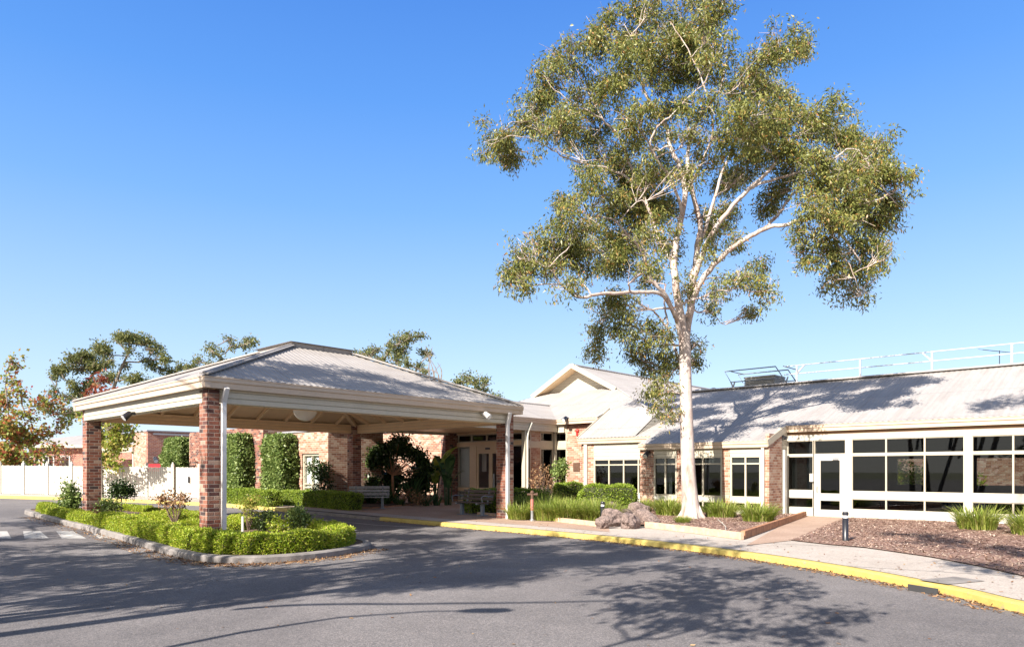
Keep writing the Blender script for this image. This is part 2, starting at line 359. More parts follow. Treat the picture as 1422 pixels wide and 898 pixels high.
def kerb(name, line, mat, h=.13, w=.16, side=1, seg=None, lo=.0):
    mb = MB(); L = line
    A = off_line(L, 0); B = off_line(L, side*.035); Cc = off_line(L, side*w)
    for i in range(len(L)-1):
        def z(p, hh): return Vector((p.x, p.y, g(p.x,p.y)+hh))
        q = [(z(A[i],-.04), z(A[i+1],-.04), z(A[i+1],h*.8), z(A[i],h*.8)), (z(A[i],h*.8), z(A[i+1],h*.8), z(B[i+1],h+lo), z(B[i],h+lo)), (z(B[i],h+lo), z(B[i+1],h+lo), z(Cc[i+1],h+.004+lo), z(Cc[i],h+.004+lo)), (z(Cc[i],h+.004+lo), z(Cc[i+1],h+.004+lo), z(Cc[i+1],-.04), z(Cc[i],-.04))]
        for f in q: mb.poly(f if side > 0 else f[::-1])
    return tag(mb.build(name, mat), kind='structure')
i404, i527 = 5*5, 7*5
iD0, iD1 = 16*5+1, 17*5-1+2
kerb('kerb', kerbline[:i404+1], M['yellow']); kerb('kerb', kerbline[i404:i527+1], M['kerb'], .10); kerb('kerb', kerbline[i527:], M['yellow'], .115)
back = off_line(kerbline, .155)
pav = [p for p in back] + [Vector((70,-20,0)), Vector((70,60,0)), Vector((-75,75,0))]
sheet('pavement', pav, .126, M['concrete'], 1.5)
# pink aggregate forecourt between kerb and entrance, and the path up to the glass door
fc = [p for p in off_line(kerbline, .9)[i404+6:11*5-2]]
sheet('forecourt', fc + [W(-14.2,20.0), W(-18.5,22.9), W(-20.6,22.94), W(-24.9,22.94), W(-24.9,19.5), W(-24.0,16.0), W(-24.4,14.5), W(-25.2,13.8)], .131, M['aggregate'], 1.2)
q0 = gp(1031,748,.13); q1 = gp(1124,716,.13)
sheet('path', [gp(1036,757,.13), gp(1100,750,.13), W(a_at(1232,24.0),24.05), W(a_at(1108,24.0),24.05)], .136, M['aggregate'], 2, True)
bed_front = [(722,717.5),(770,722),(825,729),(900,731),(965,739),(1031,748)]
bf = [gp(*p, .13) for p in bed_front]
bed1 = bf + [W(a_at(1124,24.0),23.9), W(-9.4,24.0), W(-9.45,22.6), W(-14.35,22.6), W(-14.4,23.55), W(-17.9,23.55), W(-18.0,25.0), W(-20.5,25.0), W(-20.45,22.9), W(-17.5,20.0), W(-15.0,17.2)]
sheet('garden_bed', [(p.x,p.y) for p in bed1], .19, M['mulch'], 2, True)
bed2 = [gp(*p, .13) for p in ((1098,750),(1150,756),(1200,760),(1290,773),(1360,786),(1422,800),(1560,830))] + [W(2,24.05), W(a_at(1240,24.05),24.05), W(a_at(1175,24.05),24.0)]
sheet('garden_bed', [(p.x,p.y) for p in bed2], .145, M['mulch'], 2, True)
# island
isl = [W(*p) for p in ((-29.6,7.0),(-28.9,6.35),(-27,6.15),(-22.6,5.95),(-18.5,5.8),(-15.3,5.55),(-13.2,5.45),(-12.3,5.65),(-11.75,6.2),(-11.6,7.1),(-11.9,8.2),(-12.5,9.0),(-14,9.4),(-18,9.5),(-24,9.4),(-28,9.0),(-29.4,8.2),(-29.6,7.0))]
isl = catmull(isl, 4)
kerb('kerb', isl, M['kerb'], .13, .17, 1)
sheet('island_bed', [(p.x,p.y) for p in off_line(isl,.165)[:-1]], .12, M['soil'], 1.5)
# painted marks: crossing bars, bay line
mb = MB()
for i in range(7):
    p = gp(-70+i*52,747,.004); q = gp(-70+i*52+34,747,.004); r = gp(-90+i*46+30+24,737,.004); s_ = gp(-90+i*46+30,737,.004)
    mb.poly([p,q,r,s_])
mk = mb.build('crossing_markings', M['paint']); tag(mk, kind='structure')
mb = MB()
for pts in (((330,713),(420,719),(520,728.5),(600,733)),):
    P = [gp(u,v,.004) for u,v in pts]
    for i in range(3):
        mb.poly([P[i],P[i+1],P[i+1]+Vector((0,.10,0)),P[i]+Vector((0,.10,0))])
tag(mb.build('lane_line', M['paint']), kind='structure')
# kerb inlet of the storm drain
pa, pb = gp(1262,819,.0), gp(1303,826,.0)
dr = thing('storm_drain', 'dark storm drain slot in the yellow kerb at the right', 'drain', tuple((pa+pb)/2))
d = (pb-pa).normalized(); nn_ = Vector((-d.y, d.x, 0))
mb = MB(); mb.beam(pa-nn_*.010+Vector((0,0,.045)), pb-nn_*.010+Vector((0,0,.045)), .02, .085); mb.build('inlet_opening', M['dark'], dr)
mb = MB(); c0 = pa+nn_*.2; c1 = pb+nn_*.2; mb.poly([Vector((p.x,p.y,.134)) for p in (c0, c1, c1+nn_*.75, c0+nn_*.75)]); mb.build('cover_slab', M['kerb'], dr)
# ------------------------------------------------------------------ roofs
def corr(mb, O, sd, td, poly, period=.17, depth=.015):
    O, sd, td = Vector(O), Vector(sd).normalized(), Vector(td).normalized(); nrm = sd.cross(td).normalized()
    if nrm.z < 0: nrm = -nrm
    s0 = min(p[0] for p in poly); s1 = max(p[0] for p in poly); n = max(2, int((s1-s0)/(period/4)))
    prev = None
    for i in range(n+1):
        s = s0 + (s1-s0)*(i/n); s_ = min(max(s, s0+1e-5), s1-1e-5); ts = []
        for k in range(len(poly)):
            (ax, ay), (bx, by) = poly[k], poly[(k+1)%len(poly)]
            if (ax-s_)*(bx-s_) <= 0 and abs(ax-bx) > 1e-9: ts.append(ay+(by-ay)*(s_-ax)/(bx-ax))
        if len(ts) < 2: continue
        h = depth*(.5+.5*math.cos(2*math.pi*i/4))
        a_ = O+sd*s+td*min(ts)+nrm*h; b_ = O+sd*s+td*max(ts)+nrm*h; j = len(mb.v); mb.v += [tuple(a_), tuple(b_)]
        if prev is not None: mb.f.append((prev, j, j+1, prev+1)); mb.m.append(mb.cm)
        prev = j
def window(par, b, a0, a1, z0, z1, ax='a', vs=(), hs=(), fw=.07, gm='glass', name='window', dep=.09, label=None):
    """a window in a wall lying along 'a' (facing -b) or along 'b' (facing +a); a0..a1 runs along the wall"""
    mb = MB()
    def bx(m_, p0, p1, zz0, zz1, f0, f1):
        if ax == 'a': m_.box(p0, p1, b+f0, b+f1, zz0, zz1)
        else: m_.box(b-f1, b-f0, p0, p1, zz0, zz1)
    a0, a1 = min(a0,a1), max(a0,a1)
    bx(mb, a0, a0+fw, z0, z1, -.01, dep); bx(mb, a1-fw, a1, z0, z1, -.01, dep)
    bx(mb, a0+fw, a1-fw, z0, z0+fw, -.008, dep); bx(mb, a0+fw, a1-fw, z1-fw, z1, -.008, dep)
    for v in vs: bx(mb, v-.028, v+.028, z0+fw, z1-fw, -.004, dep-.01)
    for h in hs: bx(mb, a0+fw, a1-fw, h-.024, h+.024, -.001, dep-.02)
    o = mb.build(name, M['cream'], par)
    if label: o['label'] = label
    m2 = MB(); bx(m2, a0+fw*.5, a1-fw*.5, z0+fw*.5, z1-fw*.5, .045, .052); m2.build('pane', M[gm], o)
    return o
# ------------------------------------------------------------------ entrance canopy
A0, A1, B0, B1, ZT = -24.0, -15.0, 6.5, 16.65, 3.67
cp = thing('entrance_canopy', 'square drive-through canopy with hipped tin roof on four brick columns', 'canopy', ((A0+A1)/2,(B0+B1)/2,.15), 'ab')
ac, bc = (A0+A1)/2, (B0+B1)/2; hs_ = .92; ZR = 5.26
mb = MB(); run_b = (B1-B0)/2-hs_; run_a = (A1-A0)/2-hs_; rz = ZR-ZT
corr(mb, (A1,B0,ZT), (0,1,0), (-run_a,0,rz), [(0,0),(B1-B0,0),((B1-B0)/2+hs_, math.hypot(run_a,rz)),((B1-B0)/2-hs_, math.hypot(run_a,rz))])
corr(mb, (A0,B0,ZT), (0,1,0), (run_a,0,rz), [(0,0),(B1-B0,0),((B1-B0)/2+hs_, math.hypot(run_a,rz)),((B1-B0)/2-hs_, math.hypot(run_a,rz))])
corr(mb, (A0,B0,ZT), (1,0,0), (0,run_b,rz), [(0,0),(A1-A0,0),((A1-A0)/2+hs_, math.hypot(run_b,rz)),((A1-A0)/2-hs_, math.hypot(run_b,rz))])
corr(mb, (A0,B1,ZT), (1,0,0), (0,-run_b,rz), [(0,0),(A1-A0,0),((A1-A0)/2+hs_, math.hypot(run_b,rz)),((A1-A0)/2-hs_, math.hypot(run_b,rz))])
rf = mb.build('roof', M['roof'], cp)
for (x, y), (sx_, sy_) in (((A0,B0),(-1,-1)),((A1,B0),(1,-1)),((A1,B1),(1,1)),((A0,B1),(-1,1))):
    mb = MB(); mb.beam((x,y,ZT+.045), (ac+sx_*hs_, bc+sy_*hs_, ZR+.045), .20, .03)
    mb.tube([(x,y,ZT+.06), (ac+sx_*hs_, bc+sy_*hs_, ZR+.06)], .035, 8); mb.build('hip_capping', M['roof'], rf)
mb = MB(); mb.box(ac-hs_-.1, ac+hs_+.1, bc-hs_-.1, bc+hs_+.1, ZR-.03, ZR+.09); n = len(mb.v)
e = hs_+.2
pz = ZR+.20
for s in (-1,1):
    mb.poly([(ac-e,bc+s*e,ZR+.10),(ac+e,bc+s*e,ZR+.10),(ac+e*.35,bc+s*e*.35,pz),(ac-e*.35,bc+s*e*.35,pz)])
    mb.poly([(ac+s*e,bc-e,ZR+.10),(ac+s*e,bc+e,ZR+.10),(ac+s*e*.35,bc+e*.35,pz),(ac+s*e*.35,bc-e*.35,pz)])
mb.poly([(ac-e,bc-e,ZR+.10),(ac+e,bc-e,ZR+.10),(ac+e,bc+e,ZR+.10),(ac-e,bc+e,ZR+.10)])
mb.poly([(ac-e*.35,bc-e*.35,pz),(ac+e*.35,bc-e*.35,pz),(ac+e*.35,bc+e*.35,pz),(ac-e*.35,bc+e*.35,pz)])
mb.build('ridge_vent', M['roof'], rf)
# gutters: top lip + face + lower step
def gutter(par, side, x0, x1, f, zt, h=.25, proj=.13, mat='gutter', nm='gutter'):
    mb = MB(); s = 1 if side in ('+a','+b') else -1
    prof = [(0,zt-h),(0,zt-.01),(.02*s,zt),(.035*s,zt),(.02*s,zt-.02),(.025*s,zt-h*.42),(-.02*s,zt-h*.5),(-.02*s,zt-h+.02),(-.03*s,zt-h)]
    prof = [(-proj*s, zt-h),(-.02*s, zt-h),(-.015*s, zt-h*.52),(.015*s, zt-h*.42),(.015*s,zt-.03),(.03*s,zt-.02),(.03*s,zt),(-proj*s,zt)]
    for i in range(len(prof)):
        (p, z), (q, y) = prof[i], prof[(i+1)%len(prof)]
        if side[1] == 'a': mb.poly([(f+p,x0,z),(f+p,x1,z),(f+q,x1,y),(f+q,x0,y)])
        else: mb.poly([(x0,f+p,z),(x1,f+p,z),(x1,f+q,y),(x0,f+q,y)])
    for x in (x0, x1):
        mb.poly([((f+p, x, z) if side[1] == 'a' else (x, f+p, z)) for p, z in prof])
    return mb.build(nm, M[mat], par)
gutter(cp, '-b', A0, A1, B0, ZT, .24, .14); gutter(cp, '+b', A0, A1, B1, ZT, .24, .14)
gutter(cp, '+a', B0+.002, B1-.002, A1, ZT-.002, .24, .14); gutter(cp, '-a', B0+.002, B1-.002, A0, ZT-.002, .24, .14)
# edge beams of three boards, outside and inside
i_ = .15
for (x0,x1,y0,y1) in ((A0+.45,A1-.45,B0+i_+.02,B0+i_+.24),(A0+.45,A1-.45,B1-i_-.24,B1-i_-.02),(A0+i_+.02,A0+i_+.24,B0+.45,B1-.45),(A1-i_-.24,A1-i_-.02,B0+.45,B1-.45)):
    mb = MB(); mb.box(x0,x1,y0,y1,3.12,3.46)
    for k in range(2):
        zz = 3.12+.12*k+.03; e2 = .014
        mb.box(x0-.001,x1+.001,y0-e2,y1+e2,zz-.02,zz+.085) if (x1-x0) > (y1-y0) else mb.box(x0-e2,x1+e2,y0-.001,y1+.001,zz-.02,zz+.085)
    mb.build('edge_beam', M['board'], cp)
    q = .255
    mb = MB()
    for k in range(3):
        zz = 3.11+.115*k
        if (x1-x0) > (y1-y0): mb.box(x0,x1,(y1+.012 if y0<bc else y0-.034),(y1+.034 if y0<bc else y0-.012),zz,zz+.105)
        else: mb.box((x1+.012 if x0<ac else x0-.034),(x1+.034 if x0<ac else x0-.012),y0,y1,zz,zz+.105)
    mb.build('lining_board', M['ceilb'], cp)
ZC = 3.44
mb = MB(); zc1 = ZR-.22; xi0,xi1,yi0,yi1 = A0+.2,A1-.2,B0+.2,B1-.2; e = hs_
for q in ([(xi0,yi0,ZC),(xi1,yi0,ZC),(ac+e,bc-e,zc1),(ac-e,bc-e,zc1)],[(xi0,yi1,ZC),(xi1,yi1,ZC),(ac+e,bc+e,zc1),(ac-e,bc+e,zc1)],[(xi0,yi0,ZC),(xi0,yi1,ZC),(ac-e,bc+e,zc1),(ac-e,bc-e,zc1)],[(xi1,yi0,ZC),(xi1,yi1,ZC),(ac+e,bc+e,zc1),(ac+e,bc-e,zc1)],[(ac-e,bc-e,zc1),(ac+e,bc-e,zc1),(ac+e,bc+e,zc1),(ac-e,bc+e,zc1)]):
    mb.poly(q)
mb.build('ceiling', M['ceil'], cp)
for (x, y) in ((xi0,yi0),(xi1,yi0),(xi1,yi1),(xi0,yi1)):
    mb = MB(); mb.beam((x+.1*(1 if x<ac else -1), y+.1*(1 if y<bc else -1), ZC-.08), (ac+(-1 if x<ac else 1)*.1, bc+(-1 if y<bc else 1)*.1, zc1+.12), .14, .16); mb.build('rafter', M['ceil'], cp)
def zceil(x, y):
    fx = min((x-xi0), (xi1-x))/((A1-A0)/2-.2-e); fy = min((y-yi0), (yi1-y))/((B1-B0)/2-.2-e)
    return ZC + (zc1-ZC)*min(1, fx, fy)
for k in range(1,9):
    y = yi0+(yi1-yi0)*k/9
    for x0, dx in ((xi0,1),(xi1,-1)):
        L = min(4.3, min(y-yi0, yi1-y)*.9+.1)
        mb = MB(); mb.beam((x0+.05*dx,y,ZC-.05),(x0+dx*L*.92,y,zceil(x0+dx*L*.92,y)-.05),.07,.12); mb.build('rafter', M['ceil'], cp)
for k in range(1,8):
    x = xi0+(xi1-xi0)*k/8
    for y0, dy in ((yi0,1),(yi1,-1)):
        L = min(4.6, min(x-xi0, xi1-x)*1.1+.1)
        mb = MB(); mb.beam((x,y0+.05*dy,ZC-.05),(x,y0+dy*L*.92,zceil(x,y0+dy*L*.92)-.05),.07,.12); mb.build('rafter', M['ceil'], cp)
for (x, y) in ((A0+i_,B0+.2),(A1-i_-.47,B0+.17),(A1-i_-.45,B1-.2-.42),(A0+i_,B1-.2-.42)):
    mb = MB(); p = W(x,y); mb.box(x,x+.39,y,y+.39,g(p.x,p.y)-.05,3.42); mb.build('column', M['brick'], cp, bevel=.006)
mb = MB(); mb.box(A1-.17,A1-.09,B0+.45,B0+.54,.1,3.18); mb.beam((A1-.13,B0+.495,3.16),(A1+.02,B0+.495,3.45),.10,.085); mb.build('downpipe', M['downpipe'], cp)
mb = MB(); mb.box(A1-.13,A1-.05,B1-.68,B1-.58,.1,3.1); mb.beam((A1-.09,B1-.63,3.08),(A1+.02,B1-.63,3.45),.10,.085); mb.build('downpipe', M['downpipe'], cp)
# pendant globe
lp = thing('pendant_lamp', 'large round white globe lamp hanging under the canopy', 'lamp', (ac,bc,3.35), 'ab')
mb = MB(); R_ = .37; mb.lathe((ac,bc,3.55), [(max(.01,R_*math.sin(t*math.pi/16)), -R_*math.cos(t*math.pi/16)) for t in range(17)], 28); mb.build('lamp_shade', M['globe'], lp, True)
mb = MB(); mb.tube([(ac,bc,3.91),(ac,bc,zc1)], .025, 8); mb.build('rod', M['steel'], lp)
# floodlights
def flood(label, P, dirv, frame='ab', s=1.0, mat='black'):
    t_ = thing('floodlight', label, 'floodlight', P, frame); P = Vector(P); d = Vector(dirv).normalized()
    mb = MB(); mb.beam(P, P+d*.10*s, .10*s, .10*s); mb.tube([P+d*.08*s, P+d*.22*s+Vector((0,0,-.05*s))], .022*s, 8); mb.build('bracket', M[mat], t_)
    q = P+d*.24*s+Vector((0,0,-.06*s)); ax = (d+Vector((0,0,-.8))).normalized()
    mb = MB(); mb.tube([q-ax*.16*s, q-ax*.12*s, q+ax*.10*s, q+ax*.14*s], [.05*s,.09*s,.11*s,.12*s], 14); mb.build('lamp_head', M[mat], t_, True)
    mb = MB(); mb.tube([q+ax*.141*s, q+ax*.15*s], [.10*s,.10*s], 14); mb.build('lens', M['lens'], t_)
    return t_
flood('black floodlight under the left edge of the canopy', (a_at(190,6.7),B0+.16,3.12), (0,-1,-.1), s=.8)
flood('white twin-head floodlight box on the canopy fascia beside the right column', (A1-.12,B1-1.7,3.34), (1,0,.1), mat='downpipe', s=.8)
flood('black floodlight on the white gutter above the brick wall with the red bell', (a_at(789,24.8),24.78,3.98), (0,-1,.1), s=.9)
flood('black twin floodlight on the brick pier left of the gum trunk', (a_at(902,22.5),22.5,2.33), (0,-1,-.1), s=.9)
flood('black floodlight at the top corner post beside the glass door wall', (a_at(1092,23.9),23.85,2.75), (-.5,-1,.2), s=1.1)
# ------------------------------------------------------------------ right wing
rw = thing('glazed_wing', 'long low wing with pale tin roof and white framed glass wall', 'building', (-9,24.1,.13), 'ab')
zp = lambda b: 2.62+.35*(b-22.38)
RB, RR = 30.1, 3.0
td = (0,1,.35)
L35 = math.hypot(1,.35)
mb = MB()
for (x0, x1, b0) in ((-17.95,-14.4,23.35),(-14.4,-9.55,22.38),(-9.55,9.0,23.95)):
    corr(mb, (x0,b0,zp(b0)), (1,0,0), td, [(0,0),(x1-x0,0),(x1-x0,(RB-b0)*L35),(0,(RB-b0)*L35)])
corr(mb, (-17.95,RB,zp(RB)), (1,0,0), (0,1,-.35), [(0,0),(26.95,0),(26.95,7*L35),(0,7*L35)])
rf = mb.build('roof', M['roofw'], rw)
mb = MB(); mb.beam((-17.95,RB,zp(RB)+.03),(9,RB,zp(RB)+.03),.36,.025); mb.tube([(-17.95,RB,zp(RB)+.05),(9,RB,zp(RB)+.05)],.05,8); mb.build('ridge_capping', M['roofw'], rf)
gutter(rw, '-b', -18.0, -14.42, 23.35, zp(23.35), .21, .14); gutter(rw, '-b', -14.42, -9.5, 22.38, zp(22.38)+.005, .21, .14); gutter(rw, '-b', -9.5, 9, 23.95, zp(23.95), .22, .14)
# sloping verge boards at the roof steps
for (x, b0, b1) in ((-9.5,22.40,23.95),):
    mb = MB(); mb.beam((x,b0,zp(b0)-.08),(x,b1,zp(b1)-.08),.035,.22,(0,0,1)); mb.build('bargeboard', M['cream'], rw)
mb = MB(); mb.beam((-18.0,23.38,2.90),(-18.0,25.7,4.30),.05,.26); mb.build('bargeboard', M['cream'], rw)
mb = MB(); mb.beam((-14.40,22.42,zp(22.42)-.09),(-14.40,23.4,zp(23.4)-.09),.03,.2); mb.build('bargeboard', M['cream'], rw)
# W3 glass wall
bw = 24.1; zf = .13
uu = lambda u, b=bw: a_at(u, b)
post = MB()
a_l = uu(1092)
def zrow(m_, x0, x1, z0, z1, f0=-.035, f1=.10): m_.box(x0, x1, bw+f0, bw+f1, z0, z1)
mb = MB(); zrow(mb, a_l, 8.9, 2.66, 2.84, -.03, .1); mb.build('head_board', M['white'], rw)
mb = MB(); zrow(mb, a_l, 8.9, 2.84, 2.98, .0, .1); mb.build('eave_shadow_strip', M['brown'], rw)  # strip below the gutter, its cast shadow put into the brown colour
spans = []
rows = ((.40,.74),(.98,2.13),(2.19,2.655))
def bay(us, label=None, gm='glass'):
    xs = [uu(u) for u in us]
    for z0, z1, f in ((zf,.40,-.03),(.74,.98,-.028),(2.13,2.19,-.02)):
        mb = MB(); zrow(mb, xs[0], xs[-1], z0, z1, f, .08); mb.build('panel_rail', M['white'], rw)
    for i in range(len(xs)-1):
        for z0, z1 in rows:
            window(rw, bw, xs[i], xs[i+1], z0, z1, 'a', fw=.022, gm=gm, dep=.07)
def postat(u0, u1, f=-.04):
    mb = MB(); zrow(mb, uu(u0), uu(u1), zf, 2.66, f, .12); mb.build('post', M['white'], rw)
postat(1090.3,1093.8); bay((1093.8,1129.5))
bay((1183,1230.5,1284,1339)); bay((1350,1407,1472)); 
postat(1174.5,1183); postat(1339,1350,-.05); postat(1472,1484,-.05); bay((1484,1560,1650)); postat(1650,1660,-.05)
# door
x0, x1 = uu(1131), uu(1174.5)
do = MB(); zrow(do, x0, x0+.20, zf, 2.13, -.02, .06); zrow(do, x1-.18, x1, zf, 2.13, -.02, .06)
for z0, z1 in ((zf,.36),(.66,.90),(1.98,2.13)): zrow(do, x0+.20, x1-.18, z0, z1, -.018, .055)
door = do.build('door', M['white'], rw)
mb = MB(); mb.box(x0+.19,x1-.17,bw+.02,bw+.03,.36,.66); mb.box(x0+.19,x1-.17,bw+.02,bw+.03,.90,1.98); mb.build('pane', M['glass2'], door)
mb = MB(); mb.tube([(x0+.1,bw-.03,.95),(x0+.1,bw-.08,.95),(x0+.1,bw-.08,1.12),(x0+.1,bw-.03,1.12)],.014,8); mb.build('handle', M['steel'], door)
mb = MB(); mb.box(x0+.78,x1-.40,bw-.05,bw-.022,2.0,2.09); mb.build('door_closer', M['steel'], door)
mb = MB(); mb.box(x0-.13,x0-.01,bw-.09,bw-.036,1.28,1.55); mb.build('intercom', M['white'], door)
window(rw, bw, x0, x1, 2.19, 2.655, 'a', fw=.022)
mb = MB(); zrow(mb, x0, x1, 2.13, 2.19, -.02, .08); mb.build('panel_rail', M['white'], rw)
mb = MB(); 
for i in range(14):
    xx = uu(1094.5)+(uu(1129)-uu(1094.5))*(i+.5)/14; mb.beam((xx,bw+.32,.2),(xx,bw+.32,2.7),.09,.01,(.5,1,0))
mb.build('vertical_blind', M['blindg'], rw)
# return wall, brick, between the two planes
mb = MB(); mb.box(-9.62,-9.50,22.52,23.55,zf,2.86); mb.build('wall', M['brick_pale'], rw)
mb = MB(); mb.box(-9.62,-9.52,23.55,24.06,zf,3.1); mb.build('corner_panel', M['board'], rw)
mb = MB(); mb.box(-9.50,-9.42,23.62,23.80,zf,2.35); mb.build('door_post', M['white'], rw)
# W2
b2 = 22.52
X2 = lambda u: a_at(u, b2)
def pier(x0, x1, b, z1=2.42, z0=zf, m_='brick_pale'):
    mb = MB(); mb.box(x0, x1, b, b+.30, z0, z1); mb.build('wall', M[m_], rw)
pier(X2(1057),-9.622,b2,2.46); pier(X2(1003),X2(1014),b2); pier(X2(940),X2(950),b2); pier(-14.42,X2(908),b2,2.46)
for u0, u1 in ((1014,1057),(950,1003),(908,940)):
    x0, x1 = X2(u0), X2(u1)
    mb = MB(); mb.box(x0,x1,b2-.01,b2+.12,2.15,2.44); mb.build('frieze_board', M['board'], rw)
    window(rw, b2, x0, x1, .73, 2.15, 'a', vs=((x0+x1)/2,), hs=(1.88,), fw=.06)
    for z0,z1 in ((.60,.73),(zf,.28)): mb = MB(); mb.box(x0,x1,b2-.01,b2+.10,z0,z1); mb.build('panel_rail', M['white'], rw)
    window(rw, b2, x0, x1, .28, .60, 'a', vs=((x0+x1)/2,), fw=.04)
    mb = MB(); mb.box(x0+.05,x1-.05,b2+.08,b2+.10,1.86,2.12); mb.build('roller_blind', M['blind'], rw)
mb = MB(); x0 = X2(920); mb.box(x0,x0+.25,b2+.25,b2+.28,.8,1.9); mb.build('curtain', M['blind'], rw)
mb = MB(); mb.box(X2(1058.5),X2(1062.2),b2-.09,b2-.002,zf,2.42); mb.build('downpipe', M['white'], rw)
# W1
b1 = 23.5; X1 = lambda u: a_at(u, b1)
pier(-17.85,X1(825),b1,2.78)
mb = MB(); mb.box(X1(825),-14.42,b1-.01,b1+.12,2.13,2.78); mb.build('frieze_board', M['board'], rw)
x0, x1 = X1(825), -14.42
window(rw, b1, x0, x1, .72, 2.13, 'a', vs=(X1(845.6),X1(866),X1(886.5)), hs=(1.88,), fw=.06, gm='glass2')
mb = MB(); mb.box(x0,x1,b1-.01,b1+.10,zf,.72); mb.build('panel_rail', M['white'], rw)
mb = MB(); mb.box(-17.85,-17.75,b1+.3,30,zf,3.2); mb.build('wall', M['brick_pale'], rw)
mb = MB(); mb.box(X1(812.5),X1(816.5),b1-.09,b1-.002,zf,2.76); mb.build('downpipe', M['white'], rw)
mb = MB(); mb.box(-14.42,-14.30,b2+.3,b1+.1,zf,2.6); mb.build('wall', M['brick_pale'], rw)
# inside: floor, ceiling, back wall with openings, a few tables
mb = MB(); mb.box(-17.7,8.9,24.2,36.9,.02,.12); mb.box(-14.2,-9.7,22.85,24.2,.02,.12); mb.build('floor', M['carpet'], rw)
mb = MB(); mb.box(-17.7,8.9,24.25,36.9,2.75,2.80); mb.box(-14.2,-9.7,23.0,24.25,2.5,2.54); mb.box(-17.7,-14.3,23.7,24.25,2.75,2.8); mb.build('ceiling', M['inwall'], rw)
mb = MB()
for (x0,x1,z0,z1) in ((-17.7,-9.4,.12,2.75),(-9.4,-8.2,.12,1.0),(-9.4,-8.2,2.2,2.75),(-8.2,-6.2,.12,2.75),(-6.2,-4.2,.12,1.0),(-6.2,-4.2,2.2,2.75),(-4.2,0,.12,2.75),(0,1.6,.12,1.0),(0,1.6,2.2,2.75),(1.6,8.9,.12,2.75)): mb.box(x0,x1,36.9,37.05,z0,z1)
mb.build('back_wall', M['inwall'], rw)
mb = MB(); mb.box(-9.9,-9.8,24.3,31,.12,2.75); mb.build('partition', M['inwall'], rw)
mb = MB(); mb.box(8.9,9.0,24,37,0,3); mb.build('wall', M['brick_pale'], rw)
mb = MB()
for (x,y) in ((-7.6,26.2),(-6,27.5),(-4.4,26.0),(-2.6,27.3),(-1,25.8),(1,27)):
    mb.box(x-.6,x+.6,y-.35,y+.35,.80,.84)
    for i in (-1,1):
        for j in (-1,1): mb.box(x+i*.5-.02,x+i*.5+.02,y+j*.3-.02,y+j*.3+.02,.12,.80)
        mb.box(x+i*.35-.2,x+i*.35+.2,y-.75,y-.7,.5,1.0); mb.box(x+i*.35-.2,x+i*.35+.2,y-.75,y-.35,.48,.52)
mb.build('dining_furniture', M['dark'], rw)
# courtyard seen through the room
cw = thing('courtyard_wall', 'brick courtyard wall with pale coping seen through the glass wing', 'wall', (0,44,.1), 'ab')
mb = MB(); mb.box(-14,10,44,44.3,0,2.5); mb.build('wall', M['brick_pale'], cw); mb = MB(); mb.box(-14,10,43.95,44.35,2.5,2.62); mb.build('coping', M['cream'], cw)
# ------------------------------------------------------------------ roof plant on the wing
zr = zp(RB)
rl = thing('roof_railing', 'white two-bar safety railing along the ridge of the wing roof', 'railing', (-4,30.1,zr), 'ab')
ends = [a_at(1106,RB), a_at(1194,RB), a_at(1294,RB), a_at(1405,RB), a_at(1540,RB), 3.5]
for i, x in enumerate(ends):
    mb = MB(); mb.beam((x,RB+.05,zr-.03),(x,RB+.05,zr+.80),.06,.06)
    if i % 2 == 1 or i == 0: mb.beam((x,RB+.05,zr+.02),(x+.12,RB+.5,zr-.15),.03,.03)
    else: mb.beam((x,RB+.05,zr+.45),(x-.32,RB+.05,zr+.78),.05,.05)
    if i==0: mb.beam((x,RB+.05,zr+.45),(x+.32,RB+.05,zr+.78),.05,.05)
    mb.build('post', M['railw'], rl)
for z in (.44,.79):
    mb = MB(); mb.tube([(a_at(1088,RB),RB+.05,zr+z),(3.5,RB+.05,zr+z)],.019,8); mb.build('rail', M['railw'], rl)
pf = thing('roof_guard_frame', 'grey steel guard frame with slanting ends around the roof cooler', 'railing', (a_at(1040,31),31,zr-.2), 'ab')
xa, xb = a_at(1012,30.6), a_at(1085,30.6)
for bb in (30.7,32.1):
    mb = MB(); mb.tube([(xa+.35,bb,zr-.1),(xa-.25,bb,zr+.92),(xb-.3,bb,zr+.92),(xb+.35,bb,zr-.1)],.028,8); mb.build('frame', M['grey'], pf)
    mb = MB(); mb.tube([(xa+.1,bb,zr+.4),(xb+.1,bb,zr+.4)],.022,8); mb.build('rail', M['grey'], pf)
for x in (xa+.05,xb+.05):
    mb = MB(); mb.beam((x,30.7,zr-.2),(x+.2,30.7,zr+.42),.05,.05); mb.beam((x+.25,30.7,zr-.2),(x,30.7,zr+.42),.05,.05); mb.tube([(x,30.7,zr+.9),(x,32.1,zr+.9)],.022,8); mb.build('brace', M['grey'], pf)
cl = thing('evaporative_cooler', 'louvred cream evaporative cooler box on the wing roof ridge', 'air cooler', (a_at(1054,31.2),31.2,zr-.3), 'ab')
xa, xb = a_at(1035,30.9), a_at(1075,30.9)
mb = MB(); mb.box(xa,xb,30.9,32.0,zr-.5,zr+.52); mb.build('body', M['inwall'], cl)
mb = MB()
for k in range(10):
    z = zr-.18+k*.07; mb.box(xa-.03,xb+.03,30.86,32.04,z,z+.045)
mb.box(xa-.05,xb+.05,30.84,32.06,zr+.53,zr+.59)
mb.build('louvres', M['inwall'], cl)
an = thing('television_antenna', 'black television antenna on a thin mast above the roof ridge', 'antenna', (a_at(1388,31.5),31.5,zr-.3), 'ab')
x = a_at(1388,31.5)
